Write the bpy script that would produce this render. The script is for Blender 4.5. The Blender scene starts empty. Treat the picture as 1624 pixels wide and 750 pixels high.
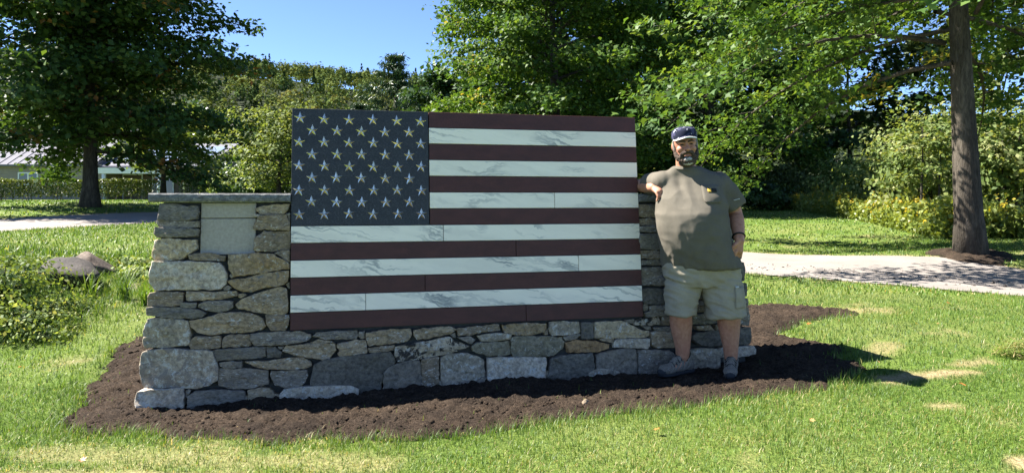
import bpy, bmesh, math, random
import numpy as np
from mathutils import Vector, Matrix, noise as mnoise

# ------------------------------------------------------------------ camera, sky, sun, exposure
scene = bpy.context.scene
COL = scene.collection
cam_data = bpy.data.cameras.new('camera')
cam = bpy.data.objects.new('camera', cam_data)
COL.objects.link(cam)
cam.location = (0, 0, 1.30)
cam.rotation_euler = (math.radians(90), 0, 0)
cam_data.sensor_width = 36.0
cam_data.lens = 24.83
cam_data.shift_y = -0.0359
cam_data.clip_start = 0.05
cam_data.clip_end = 3000
scene.camera = cam

SUN_AZ, SUN_EL = -77.5, 48.5      # degrees from +Y (view direction), negative = left
world = bpy.data.worlds.new('World')
scene.world = world
world.use_nodes = True
wn = world.node_tree
sky = wn.nodes.new('ShaderNodeTexSky')
sky.sky_type = 'NISHITA'
sky.sun_disc = False
sky.sun_elevation = math.radians(SUN_EL)
sky.sun_rotation = math.radians(SUN_AZ)
sky.altitude = 300
sky.air_density = 0.47
sky.dust_density = 0.0
sky.ozone_density = 4.0
wn.links.new(sky.outputs[0], wn.nodes['Background'].inputs[0])
wn.nodes['Background'].inputs[1].default_value = 0.074

sun_data = bpy.data.lights.new('sun', 'SUN')
sun_data.energy = 5.0
sun_data.angle = math.radians(0.55)
sun_data.color = (1.0, 0.94, 0.84)
sun = bpy.data.objects.new('sun', sun_data)
COL.objects.link(sun)
_a, _e = math.radians(SUN_AZ), math.radians(SUN_EL)
sun_dir = Vector((math.sin(_a) * math.cos(_e), math.cos(_a) * math.cos(_e), math.sin(_e)))
sun.rotation_euler = sun_dir.to_track_quat('Z', 'Y').to_euler()
sun.location = (-20, 5, 20)

scene.view_settings.view_transform = 'Standard'
scene.view_settings.look = 'None'
scene.view_settings.exposure = 2.2
scene.view_settings.gamma = 1.0
scene.view_settings.use_curve_mapping = False
scene.cycles.max_bounces = 6
scene.cycles.diffuse_bounces = 3
scene.cycles.glossy_bounces = 2
scene.cycles.transmission_bounces = 4
scene.cycles.transparent_max_bounces = 4
scene.cycles.use_denoising = True

random.seed(4)
RNG = np.random.default_rng(11)

# ------------------------------------------------------------------ helpers
def tag(o, label=None, cat=None, group=None, kind=None):
    if label: o['label'] = label
    if cat: o['category'] = cat
    if group: o['group'] = group
    if kind: o['kind'] = kind
    return o

def empty(name, loc=(0, 0, 0), label=None, cat=None, group=None, matrix=None):
    o = bpy.data.objects.new(name, None)
    o.empty_display_size = 0.1
    COL.objects.link(o)
    if matrix is not None: o.matrix_world = matrix
    else: o.location = loc
    return tag(o, label, cat, group)

def mesh_np(name, V, F, smooth=False, attrs=None):
    """V (n,3); F: one (m,k) array or a list of such arrays"""
    me = bpy.data.meshes.new(name)
    V = np.asarray(V, dtype=np.float32)
    Fs = F if isinstance(F, list) else [F]
    Fs = [np.asarray(f, dtype=np.int32) for f in Fs if len(f)]
    me.vertices.add(len(V))
    me.vertices.foreach_set('co', V.ravel())
    nl = sum(f.size for f in Fs); npoly = sum(len(f) for f in Fs)
    me.loops.add(nl); me.polygons.add(npoly)
    me.loops.foreach_set('vertex_index', np.concatenate([f.ravel() for f in Fs]))
    starts = []; s = 0
    for f in Fs:
        starts.append(s + np.arange(len(f)) * f.shape[1]); s += f.size
    me.polygons.foreach_set('loop_start', np.concatenate(starts).astype(np.int32))
    if smooth:
        me.polygons.foreach_set('use_smooth', np.ones(npoly, dtype=bool))
    if attrs:
        for k, a in attrs.items():
            at = me.attributes.new(k, 'FLOAT', 'POINT')
            at.data.foreach_set('value', np.asarray(a, dtype=np.float32))
    me.update(calc_edges=True)
    me.validate()
    return me

def link(name, me, mat=None, parent=None, loc=None):
    o = bpy.data.objects.new(name, me)
    if mat is not None and not me.materials: me.materials.append(mat)
    COL.objects.link(o)
    if parent is not None: o.parent = parent
    if loc is not None: o.location = loc
    return o

class MB:
    """collects polygons of one mesh"""
    def __init__(s): s.v = []; s.f = []
    def add(s, vs, fs):
        b = len(s.v); s.v += [tuple(x) for x in vs]; s.f += [tuple(i + b for i in f) for f in fs]
    def box(s, x0, x1, y0, y1, z0, z1):
        s.add([(x0,y0,z0),(x1,y0,z0),(x1,y1,z0),(x0,y1,z0),(x0,y0,z1),(x1,y0,z1),(x1,y1,z1),(x0,y1,z1)],
              [(0,3,2,1),(4,5,6,7),(0,1,5,4),(1,2,6,5),(2,3,7,6),(3,0,4,7)])
    def tube(s, pts, rad, n=8, cap=True, ell=None):
        pts = [Vector(p) for p in pts]; vs = []; fs = []
        prev = None
        for i, p in enumerate(pts):
            d = (pts[min(i+1, len(pts)-1)] - pts[max(i-1, 0)])
            if d.length < 1e-9: d = Vector((0,0,1))
            d.normalize()
            if prev is None:
                a = Vector((1,0,0)) if abs(d.x) < .9 else Vector((0,1,0))
                prev = (a - d * a.dot(d)).normalized()
            else:
                prev = (prev - d * prev.dot(d)).normalized()
            b = d.cross(prev)
            r = rad[i] if hasattr(rad, '__len__') else rad
            ra, rb = (r if not ell else r * ell[0]), (r if not ell else r * ell[1])
            for k in range(n):
                t = 2 * math.pi * k / n
                vs.append(p + prev * (math.cos(t) * ra) + b * (math.sin(t) * rb))
        m = len(pts)
        for i in range(m - 1):
            for k in range(n):
                k2 = (k + 1) % n
                fs.append((i*n+k, i*n+k2, (i+1)*n+k2, (i+1)*n+k))
        if cap:
            fs.append(tuple(reversed(range(n)))); fs.append(tuple(range((m-1)*n, m*n)))
        s.add(vs, fs)
    def mesh(s, name, smooth=False):
        me = bpy.data.meshes.new(name); me.from_pydata(s.v, [], s.f)
        if smooth:
            for p in me.polygons: p.use_smooth = True
        me.update()
        return me
    def build(s, name, mat, parent=None, smooth=False, loc=None):
        return link(name, s.mesh(name, smooth), mat, parent, loc)

def bevel_mesh(me, w, seg=2):
    bm = bmesh.new(); bm.from_mesh(me)
    bmesh.ops.bevel(bm, geom=bm.edges[:], offset=w, segments=seg, affect='EDGES', profile=.5)
    bm.to_mesh(me); bm.free(); me.update()
    return me

# lattice noise in numpy ------------------------------------------------
def _hash(i, j, s):
    n = (i.astype(np.int64) * 374761393 + j.astype(np.int64) * 668265263 + s * 1442695041) & 0xffffffff
    n = ((n ^ (n >> 13)) * 1274126177) & 0xffffffff
    n = n ^ (n >> 16)
    return (n & 0xffff) / 65535.0
def vnoise(x, y, seed=0):
    i = np.floor(x); j = np.floor(y); fx = x - i; fy = y - j
    fx = fx * fx * (3 - 2 * fx); fy = fy * fy * (3 - 2 * fy)
    a = _hash(i, j, seed); b = _hash(i + 1, j, seed); c = _hash(i, j + 1, seed); d = _hash(i + 1, j + 1, seed)
    return (a * (1 - fx) + b * fx) * (1 - fy) + (c * (1 - fx) + d * fx) * fy
def fbm(x, y, oct=4, seed=0):
    v = 0; a = .5; t = 0
    for k in range(oct):
        v = v + a * vnoise(x * 2 ** k, y * 2 ** k, seed + k); t += a; a *= .5
    return v / t
def sstep(a, b, x):
    t = np.clip((x - a) / (b - a), 0, 1); return t * t * (3 - 2 * t)

# ------------------------------------------------------------------ materials
def new_mat(name):
    m = bpy.data.materials.new(name); m.use_nodes = True
    nt = m.node_tree; nt.nodes.clear()
    out = nt.nodes.new('ShaderNodeOutputMaterial')
    return m, nt, out
def N(nt, typ, **kw):
    n = nt.nodes.new(typ)
    for k, v in kw.items():
        if k.startswith('i_'):
            key = k[2:]
            key = int(key) if key.isdigit() else key.replace('_', ' ')
            n.inputs[key].default_value = v
        else: setattr(n, k, v)
    return n
def ramp(nt, fac, stops, interp='LINEAR'):
    r = nt.nodes.new('ShaderNodeValToRGB'); r.color_ramp.interpolation = interp
    els = r.color_ramp.elements
    while len(els) < len(stops): els.new(0.5)
    for e, (p, c) in zip(els, stops):
        e.position = p; e.color = (c[0], c[1], c[2], 1) if hasattr(c, '__len__') else (c, c, c, 1)
    if fac is not None: nt.links.new(fac, r.inputs[0])
    return r
def mixc(nt, a, b, fac, mode='MIX'):
    m = nt.nodes.new('ShaderNodeMix'); m.data_type = 'RGBA'; m.blend_type = mode
    for sock, v in ((m.inputs[6], a), (m.inputs[7], b), (m.inputs[0], fac)):
        if isinstance(v, bpy.types.NodeSocket): nt.links.new(v, sock)
        elif hasattr(v, '__len__'): sock.default_value = (v[0], v[1], v[2], 1)
        else: sock.default_value = v
    return m.outputs[2]
def coords(nt, randomize=True, scale=(1, 1, 1), rot=(0, 0, 0)):
    tc = nt.nodes.new('ShaderNodeTexCoord')
    mp = nt.nodes.new('ShaderNodeMapping')
    mp.inputs['Scale'].default_value = scale
    mp.inputs['Rotation'].default_value = rot
    nt.links.new(tc.outputs['Object'], mp.inputs[0])
    if randomize:
        oi = nt.nodes.new('ShaderNodeObjectInfo')
        mul = nt.nodes.new('ShaderNodeVectorMath'); mul.operation = 'SCALE'
        cmb = nt.nodes.new('ShaderNodeCombineXYZ')
        for k, s in enumerate((37.0, 91.0, 53.0)):
            mm = nt.nodes.new('ShaderNodeMath'); mm.operation = 'MULTIPLY'; mm.inputs[1].default_value = s
            nt.links.new(oi.outputs['Random'], mm.inputs[0]); nt.links.new(mm.outputs[0], cmb.inputs[k])
        nt.links.new(cmb.outputs[0], mp.inputs['Location'])
    return mp.outputs[0]
def noise_tex(nt, vec, scale, detail=4, rough=.55, dist=0.0):
    n = N(nt, 'ShaderNodeTexNoise'); n.inputs['Scale'].default_value = scale
    n.inputs['Detail'].default_value = detail; n.inputs['Roughness'].default_value = rough
    n.inputs['Distortion'].default_value = dist
    nt.links.new(vec, n.inputs['Vector'])
    return n
def bump(nt, h, strength=.3, dist=.01, prev=None):
    b = N(nt, 'ShaderNodeBump'); b.inputs['Strength'].default_value = strength; b.inputs['Distance'].default_value = dist
    nt.links.new(h, b.inputs['Height'])
    if prev is not None: nt.links.new(prev, b.inputs['Normal'])
    return b.outputs[0]
def princ(nt, out, color, rough=.8, spec=.3, normal=None, metallic=0):
    p = nt.nodes.new('ShaderNodeBsdfPrincipled')
    for nm, v in (('Base Color', color), ('Roughness', rough)):
        if isinstance(v, bpy.types.NodeSocket): nt.links.new(v, p.inputs[nm])
        elif hasattr(v, '__len__'): p.inputs[nm].default_value = (v[0], v[1], v[2], 1)
        else: p.inputs[nm].default_value = v
    p.inputs['Specular IOR Level'].default_value = spec
    p.inputs['Metallic'].default_value = metallic
    if normal is not None: nt.links.new(normal, p.inputs['Normal'])
    nt.links.new(p.outputs[0], out.inputs[0])
    return p
MAT = {}

def simple(name, c, rough=.8, spec=.3, metallic=0, var=.18, scale=30, bmp=.15, bdist=.004):
    m, nt, out = new_mat(name)
    v = coords(nt, True)
    n = noise_tex(nt, v, scale, 4)
    lo = tuple(x * (1 - var) for x in c); hi = tuple(min(1, x * (1 + var)) for x in c)
    r = ramp(nt, n.outputs[0], [(.3, lo), (.7, hi)])
    nb = bump(nt, n.outputs[0], bmp, bdist) if bmp else None
    princ(nt, out, r.outputs[0], rough, spec, nb, metallic)
    MAT[name] = m
    return m

def stone_mat(name, c1, c2, c3=None, blot=.5, lich=0.0, rough=.85, layered=1.0, bstr=.6):
    m, nt, out = new_mat(name)
    v = coords(nt, True, (1, 1, layered))
    big = noise_tex(nt, v, 6, 5, .6, .4)
    mid = noise_tex(nt, v, 38, 6, .65, .3)
    fine = noise_tex(nt, v, 240, 3, .6)
    base = ramp(nt, big.outputs[0], [(.36, c1), (.62, c2)]).outputs[0]
    md = ramp(nt, mid.outputs[0], [(.3, (.42, .42, .42)), (.5, (.95, .94, .92)), (.72, (1.55, 1.52, 1.45))]).outputs[0]  # mottling that also paints in the relief shading the bump barely shows
    col = mixc(nt, base, md, 1.0, 'MULTIPLY')
    if c3:
        n3 = noise_tex(nt, v, 11, 5, .7, .8)
        f3 = ramp(nt, n3.outputs[0], [(blot, 0.0), (min(.99, blot + .06), 1.0)]).outputs[0]
        col = mixc(nt, col, c3, f3)
    if lich:
        nl = noise_tex(nt, v, 26, 5, .75, .5)
        fl = ramp(nt, nl.outputs[0], [(.60 - lich * .1, 0.0), (.66 - lich * .1, .75)]).outputs[0]
        col = mixc(nt, col, (.52, .51, .47), fl)
    sp = ramp(nt, fine.outputs[0], [(.3, (.8, .8, .8)), (.7, (1.15, 1.15, 1.15))]).outputs[0]
    col = mixc(nt, col, sp, 1.0, 'MULTIPLY')
    h = bump(nt, mid.outputs[0], bstr, .012)
    h = bump(nt, fine.outputs[0], bstr * .5, .003, h)
    princ(nt, out, col, rough, .25, h)
    MAT['stone_' + name] = m

stone_mat('b', (0.157, 0.143, 0.124), (0.217, 0.192, 0.161), (0.274, 0.242, 0.202), .62, layered=2.5)
stone_mat('g', (0.183, 0.160, 0.132), (0.254, 0.217, 0.175), (0.147, 0.136, 0.122), .60, .2, layered=2)
stone_mat('n', (0.203, 0.158, 0.110), (0.274, 0.212, 0.148), (0.161, 0.143, 0.122), .60, .3, layered=2)
stone_mat('t', (0.268, 0.206, 0.136), (0.345, 0.267, 0.179), (0.232, 0.198, 0.164), .60, .3, layered=1.6)
stone_mat('o', (0.274, 0.192, 0.108), (0.317, 0.242, 0.154), (0.183, 0.166, 0.148), .57, .15)
stone_mat('O', (0.274, 0.166, 0.085), (0.332, 0.212, 0.110), (0.232, 0.179, 0.122), .65)
stone_mat('w', (0.373, 0.311, 0.245), (0.487, 0.417, 0.335), (0.302, 0.242, 0.179), .57, .6)
stone_mat('c', (0.361, 0.279, 0.179), (0.445, 0.355, 0.239), (0.232, 0.206, 0.175), .60, .4)
stone_mat('l', (0.274, 0.235, 0.179), (0.361, 0.304, 0.233), (0.232, 0.198, 0.154), .58, .5)
stone_mat('m', (0.274, 0.230, 0.179), (0.373, 0.317, 0.254), (0.232, 0.198, 0.169), .53, .7)
stone_mat('d', (0.112, 0.101, 0.085), (0.150, 0.135, 0.114), (0.197, 0.173, 0.144), .66, layered=1.3)
stone_mat('s', (0.161, 0.143, 0.122), (0.217, 0.183, 0.144), (0.274, 0.212, 0.144), .64)
stone_mat('e', (0.183, 0.164, 0.119), (0.246, 0.213, 0.155), (0.132, 0.124, 0.110), .60, .2)
stone_mat('k', (0.414, 0.347, 0.266), (0.315, 0.260, 0.192), (0.035, 0.031, 0.026), .50, .4)

stone_mat('rock_brown', (.06, .046, .038), (.125, .098, .08), (.18, .15, .125), .62)
stone_mat('rock_dark', (.028, .025, .024), (.055, .048, .045), (.09, .08, .075), .64)

def cap_mat():
    m, nt, out = new_mat('capstone')
    v = coords(nt, True, (1, 1, 1.6))
    a = noise_tex(nt, v, 22, 7, .8, .8); b = noise_tex(nt, v, 90, 4, .6)
    c = ramp(nt, a.outputs[0], [(.32, (.05, .052, .055)), (.52, (.15, .152, .152)), (.72, (.36, .355, .34))]).outputs[0]
    c = mixc(nt, c, ramp(nt, b.outputs[0], [(.3, (.75, .75, .75)), (.7, (1.2, 1.2, 1.2))]).outputs[0], 1.0, 'MULTIPLY')
    princ(nt, out, c, .8, .3, bump(nt, b.outputs[0], .4, .004, bump(nt, a.outputs[0], .6, .012)))
    MAT['cap'] = m
cap_mat()
simple('mortar', (.075, .075, .07), .95, .1, scale=60, bmp=.5)
simple('concrete', (.36, .325, .27), .9, .2, var=.14, scale=55, bmp=.5, bdist=.004)
simple('grout', (.20, .20, .19), .9, .2)

def marble_mat():
    m, nt, out = new_mat('marble')
    v = coords(nt, True, (1, 1, 1), (0, math.radians(-13), 0))
    d = noise_tex(nt, v, 3.0, 4, .6)
    mx = N(nt, 'ShaderNodeMix'); mx.data_type = 'VECTOR'; mx.inputs[0].default_value = .17
    nt.links.new(v, mx.inputs[4]); nt.links.new(d.outputs['Color'], mx.inputs[5])
    mp = N(nt, 'ShaderNodeMapping'); mp.inputs['Scale'].default_value = (.55, 4, 7.5)
    nt.links.new(mx.outputs[1], mp.inputs[0])
    vein = noise_tex(nt, mp.outputs[0], 1.9, 5, .55, .3)
    ridge = ramp(nt, vein.outputs[0], [(.455, 0.0), (.496, 1.0), (.508, 1.0), (.56, 0.0)]).outputs[0]
    msk = noise_tex(nt, v, 2.6, 3, .5)
    mk = ramp(nt, msk.outputs[0], [(.43, 0.03), (.68, .85)]).outputs[0]
    mul = N(nt, 'ShaderNodeMath', operation='MULTIPLY'); nt.links.new(ridge, mul.inputs[0]); nt.links.new(mk, mul.inputs[1])
    cloud = noise_tex(nt, mp.outputs[0], 1.1, 5, .6)
    base = ramp(nt, cloud.outputs[0], [(.3, (.77, .70, .59)), (.6, (.90, .82, .69))]).outputs[0]
    col = mixc(nt, base, (.19, .21, .22), mul.outputs[0])
    ru = noise_tex(nt, v, 1.7, 3, .5)
    rf = ramp(nt, ru.outputs[0], [(.68, 0.0), (.80, .55)]).outputs[0]
    col = mixc(nt, col, (.62, .46, .26), rf)
    princ(nt, out, col, .38, .4, bump(nt, cloud.outputs[0], .05, .002))
    MAT['marble'] = m
marble_mat()

def granite_mat(key, c1, c2, c3, rough=.5, grain=260, lay=(1, 1, 1)):
    m, nt, out = new_mat(key)
    v = coords(nt, True, lay)
    a = noise_tex(nt, v, grain, 3, .7); b = noise_tex(nt, v, 7, 5, .6, .5)
    c = ramp(nt, a.outputs[0], [(.34, c1), (.56, c2), (.72, c3)]).outputs[0]
    c = mixc(nt, c, ramp(nt, b.outputs[0], [(.3, (.78, .78, .8)), (.7, (1.2, 1.16, 1.14))]).outputs[0], 1.0, 'MULTIPLY')
    princ(nt, out, c, rough, .35, bump(nt, a.outputs[0], .12, .001))
    MAT[key] = m
granite_mat('red_granite', (.042, .014, .013), (.078, .025, .022), (.125, .052, .045), .55, 240, (1, 1, 2.2))
granite_mat('blue_granite', (.014, .016, .021), (.030, .033, .041), (.12, .122, .13), .5, 75, (1, 1, 3.2))
m_, nt_, out_ = new_mat('star_metal')
princ(nt_, out_, (.80, .76, .62), .26, .5, None, 1.0); MAT['star'] = m_

def leaf_mat(key, stops, trans=.38, gloss=.35, rough=.42):
    m, nt, out = new_mat(key)
    at = N(nt, 'ShaderNodeAttribute'); at.attribute_name = 'tone'
    c = ramp(nt, at.outputs['Fac'], stops).outputs[0]
    p = nt.nodes.new('ShaderNodeBsdfPrincipled')
    nt.links.new(c, p.inputs['Base Color']); p.inputs['Roughness'].default_value = rough
    p.inputs['Specular IOR Level'].default_value = gloss
    t = nt.nodes.new('ShaderNodeBsdfTranslucent')
    tc = mixc(nt, c, (1.5, 1.35, .55), 1.0, 'MULTIPLY')
    nt.links.new(tc, t.inputs[0])
    mx = nt.nodes.new('ShaderNodeMixShader'); mx.inputs[0].default_value = trans
    nt.links.new(p.outputs[0], mx.inputs[1]); nt.links.new(t.outputs[0], mx.inputs[2])
    nt.links.new(mx.outputs[0], out.inputs[0])
    MAT[key] = m
leaf_mat('oak_leaf', [(0, (.022, .052, .014)), (.6, (.050, .100, .022)), (.93, (.10, .155, .034)), (1, (.24, .10, .03))], .30, .22, .55)
leaf_mat('maple_leaf', [(0, (.026, .066, .015)), (.5, (.066, .130, .025)), (.94, (.145, .205, .040)), (1, (.30, .22, .05))], .36, .22, .55)
leaf_mat('pale_leaf', [(0, (.07, .115, .03)), (.6, (.15, .195, .065)), (1, (.27, .28, .13))], .36, .15, .6)
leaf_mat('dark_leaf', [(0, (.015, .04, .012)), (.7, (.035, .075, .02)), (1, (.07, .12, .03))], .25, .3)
leaf_mat('hedge_leaf', [(0, (.05, .075, .02)), (.7, (.095, .13, .035)), (1, (.16, .19, .06))], .3, .3)
leaf_mat('pine_leaf', [(0, (.016, .038, .018)), (.7, (.035, .068, .03)), (1, (.06, .10, .04))], .15, .2)
leaf_mat('hill_leaf', [(0, (.024, .044, .018)), (.2, (.060, .092, .030)), (.35, (.085, .118, .036)), (.62, (.13, .152, .046)), (.82, (.18, .165, .056)), (1, (.23, .155, .06))], .1, .0, .9)
leaf_mat('grass_blade', [(0, (.022, .055, .008)), (.40, (.070, .142, .020)), (.70, (.135, .205, .038)), (.78, (.18, .23, .055)), (.86, (.28, .25, .10)), (1, (.42, .34, .18))], .35, .35, .5)
leaf_mat('weed_leaf', [(0, (.08, .12, .028)), (.6, (.18, .225, .05)), (.80, (.26, .28, .075)), (.86, (.42, .33, .04)), (1, (.50, .36, .03))], .35, .3)
leaf_mat('bush_leaf', [(0, (.05, .09, .024)), (.6, (.135, .195, .055)), (.9, (.23, .29, .10)), (1, (.38, .35, .17))], .35, .15, .6)
leaf_mat('fallen', [(0, (.30, .10, .03)), (.5, (.42, .16, .04)), (1, (.36, .24, .10))], .2, .2)

def bark_mat(key, c1, c2):
    m, nt, out = new_mat(key)
    v = coords(nt, False, (1, 1, .22))
    a = noise_tex(nt, v, 22, 6, .7, .8); b = noise_tex(nt, v, 3, 3, .5)
    c = ramp(nt, a.outputs[0], [(.32, c1), (.68, c2)]).outputs[0]
    c = mixc(nt, c, ramp(nt, b.outputs[0], [(.4, (.8, .8, .8)), (.66, (1.3, 1.3, 1.28))]).outputs[0], 1.0, 'MULTIPLY')
    princ(nt, out, c, .95, .1, bump(nt, a.outputs[0], 1.0, .03))
    MAT[key] = m
bark_mat('bark', (.030, .026, .021), (.105, .09, .074))
bark_mat('bark_dark', (.025, .022, .018), (.08, .07, .058))
bark_mat('bark_pale', (.16, .15, .13), (.30, .28, .25))

def ground_mat():
    m, nt, out = new_mat('lawn_soil')
    tc = N(nt, 'ShaderNodeTexCoord')
    at = N(nt, 'ShaderNodeAttribute'); at.attribute_name = 'bare'
    a = noise_tex(nt, tc.outputs['Object'], 1.6, 6, .65, .3)
    b = noise_tex(nt, tc.outputs['Object'], 46, 4, .7)
    far = noise_tex(nt, tc.outputs['Object'], .35, 4, .6)
    g = ramp(nt, b.outputs[0], [(.28, (.032, .06, .010)), (.5, (.085, .138, .024)), (.72, (.16, .21, .048))]).outputs[0]
    g = mixc(nt, g, (.20, .205, .075), ramp(nt, far.outputs[0], [(.45, 0.0), (.7, .55)]).outputs[0])
    g = mixc(nt, g, (.22, .18, .09), ramp(nt, a.outputs[0], [(.60, 0.0), (.72, .55)]).outputs[0])
    d = ramp(nt, b.outputs[0], [(.3, (.16, .11, .07)), (.5, (.30, .22, .13)), (.7, (.44, .35, .22))]).outputs[0]
    col = mixc(nt, g, d, at.outputs['Fac'])
    princ(nt, out, col, .95, .1, bump(nt, b.outputs[0], .8, .03))
    MAT['lawn'] = m
ground_mat()

def soil_mat():
    m, nt, out = new_mat('mulch_soil')
    tc = N(nt, 'ShaderNodeTexCoord')
    a = noise_tex(nt, tc.outputs['Object'], 70, 6, .75, .2)
    b = noise_tex(nt, tc.outputs['Object'], 5, 4, .6)
    c = ramp(nt, a.outputs[0], [(.3, (.010, .0075, .006)), (.52, (.038, .028, .021)), (.72, (.105, .078, .058))]).outputs[0]
    c = mixc(nt, c, ramp(nt, b.outputs[0], [(.35, (.72, .72, .74)), (.65, (1.3, 1.26, 1.2))]).outputs[0], 1.0, 'MULTIPLY')
    princ(nt, out, c, .95, .1, bump(nt, a.outputs[0], 1.0, .02))
    MAT['soil'] = m
soil_mat()

def road_mat():
    m, nt, out = new_mat('worn_asphalt')
    tc = N(nt, 'ShaderNodeTexCoord')
    a = noise_tex(nt, tc.outputs['Object'], 90, 4, .7); b = noise_tex(nt, tc.outputs['Object'], 1.2, 5, .6, .4)
    c = ramp(nt, a.outputs[0], [(.3, (.16, .145, .132)), (.7, (.27, .245, .225))]).outputs[0]
    c = mixc(nt, c, ramp(nt, b.outputs[0], [(.3, (.82, .82, .83)), (.7, (1.12, 1.1, 1.1))]).outputs[0], 1.0, 'MULTIPLY')
    princ(nt, out, c, .9, .2, bump(nt, a.outputs[0], .5, .006))
    MAT['road'] = m
road_mat()

# ------------------------------------------------------------------ terrain
CTRL = np.array([
 (0,-6,-.05),(-12,-4,-.05),(12,-4,.0),(-2.46,3.4,-.05),(0,3.4,-.03),(2.46,3.4,-.01),(-7,3,-.03),(8,3,.03),(16,4,.1),(-16,4,.2),
 (-3.77,5.2,-.06),(-4.57,6.3,-.05),(-4.2,6.6,-.01),(-3.68,6.9,.14),(-4.87,8,.21),(-4.26,7.8,.21),(-5.37,8,.33),(-6.52,9,.47),(-7.25,10,.55),
 (-6.99,11,.50),(-6.56,12,.57),(-10.15,14,.68),(-8.61,17,.75),(-13.05,18,.80),(-11.04,22,.90),(-13.14,22,1.08),(-21.75,30,1.21),(-16.34,32,1.26),(-10.63,32,1.26),
 (6.52,9,.07),(3.98,11.8,.11),(8.7,12,.10),(5.06,15,.14),(8.45,13,.30),(7.88,15,.25),(10.51,32,.78),(13.38,35,.89),(12.97,27,.64),(10.86,20,.44),(9.52,15.5,.38),(10.88,15,.44),
 (-2.5,4.5,-.12),(-1.2,4.9,-.09),(0,4.2,-.05),(0,5.3,-.06),(1.2,5.2,-.07),(2,5.6,-.02),(1.2,4.5,.01),(3,7,.06),(3,8.7,.08),(2.46,5.5,.04),(3.9,5,.04),(0,9,.08),(0,13,.22),(-2.5,9,.12),(-2.5,6.5,-.02),
 (0,22,.6),(-5,22,.8),(0,40,1.1),(0,60,1.3),(-40,60,1.3),(40,60,1.3),(30,20,.9),(30,40,1.1),(-30,14,.9),(-40,32,1.3),(-24,48,1.3),(20,12,.5)], dtype=float)
def _tps_fit(P):
    n = len(P); d = np.linalg.norm(P[:, None, :2] - P[None, :, :2], axis=2)
    K = np.where(d > 0, d * d * np.log(d + 1e-12), 0) + np.eye(n) * .02
    A = np.zeros((n + 3, n + 3)); A[:n, :n] = K; A[:n, n] = 1; A[:n, n+1:] = P[:, :2]; A[n, :n] = 1; A[n+1:, :n] = P[:, :2].T
    b = np.zeros(n + 3); b[:n] = P[:, 2]
    return np.linalg.solve(A, b)
_TPS = _tps_fit(CTRL)
def ground_z(x, y):
    x = np.atleast_1d(np.asarray(x, float)); y = np.atleast_1d(np.asarray(y, float))
    out = np.empty_like(x)
    for s in range(0, len(x), 40000):
        xs, ys = x[s:s+40000], y[s:s+40000]
        r2 = (xs[:, None] - CTRL[None, :, 0]) ** 2 + (ys[:, None] - CTRL[None, :, 1]) ** 2
        out[s:s+40000] = (.5 * r2 * np.log(r2 + 1e-12)) @ _TPS[:-3] + _TPS[-3] + _TPS[-2] * xs + _TPS[-1] * ys
    far = sstep(38, 60, np.hypot(x, y - 8))
    return out * (1 - far) + 1.3 * far
def gz(x, y): return float(ground_z([x], [y])[0])

# bed outline, road line
BED = np.array([(-2.87,4.48),(-2.37,4.21),(-1.87,4.09),(-1.36,3.98),(-1.13,4.05),(-.6,3.96),(-.33,4.06),(.18,4.23),(.73,4.37),(1.25,4.54),(1.8,4.70),(2.15,4.72),(2.36,5.05),
 (2.62,5.25),(2.62,5.6),(2.9,6.03),(2.72,6.35),(2.55,6.7),(2.95,7.2),(3.75,7.55),(3.8,8.0),(3.2,8.35),(2.2,8.2),(.5,7.6),(-1.5,6.9),(-3.3,6.6),(-3.5,6.2),(-3.14,5.16)])
def poly_sd(x, y, P):
    """signed distance, negative inside"""
    d = np.full(x.shape, 1e9); inside = np.zeros(x.shape, bool)
    for i in range(len(P)):
        a = P[i]; b = P[(i + 1) % len(P)]; e = b - a
        t = np.clip(((x - a[0]) * e[0] + (y - a[1]) * e[1]) / (e @ e), 0, 1)
        d = np.minimum(d, np.hypot(x - a[0] - t * e[0], y - a[1] - t * e[1]))
        c = ((a[1] > y) != (b[1] > y)) & (x < e[0] * (y - a[1]) / (e[1] + 1e-12) + a[0])
        inside ^= c
    return np.where(inside, -d, d)
def bed_sd(x, y):
    return poly_sd(x, y, BED) + (fbm(x * 3.1, y * 3.1, 3, 5) - .5) * .26
def catmull(P, n=14):
    P = [np.array(p, float) for p in P]; P = [2*P[0]-P[1]] + P + [2*P[-1]-P[-2]]
    out = []
    for i in range(1, len(P) - 2):
        for t in np.linspace(0, 1, n, endpoint=False):
            a, b, c, d = P[i-1:i+3]
            out.append(.5 * (2*b + (c-a)*t + (2*a-5*b+4*c-d)*t*t + (3*b-a-3*c+d)*t**3))
    out.append(P[-2]); return np.array(out)
ROAD = catmull([(14.5,3.2),(11,6.9),(7.65,10.5),(4.45,13.5),(.8,17.4),(-2.2,21.5),(-5.2,24.2),(-8.2,22.6),(-10.1,18.9),(-11.7,15.6),(-14.2,11.0),(-18,5)], 14)
ROAD_HW = np.interp(ROAD[:, 0], [-12, -6, 0, 6], [2.25, 2.2, 1.9, 1.85])
def road_d(x, y):
    d = np.full(x.shape, 1e9)
    for i in range(len(ROAD) - 1):
        a = ROAD[i]; e = ROAD[i+1] - a
        t = np.clip(((x - a[0]) * e[0] + (y - a[1]) * e[1]) / (e @ e), 0, 1)
        d = np.minimum(d, np.hypot(x - a[0] - t * e[0], y - a[1] - t * e[1]) - ROAD_HW[i])
    return d
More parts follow.
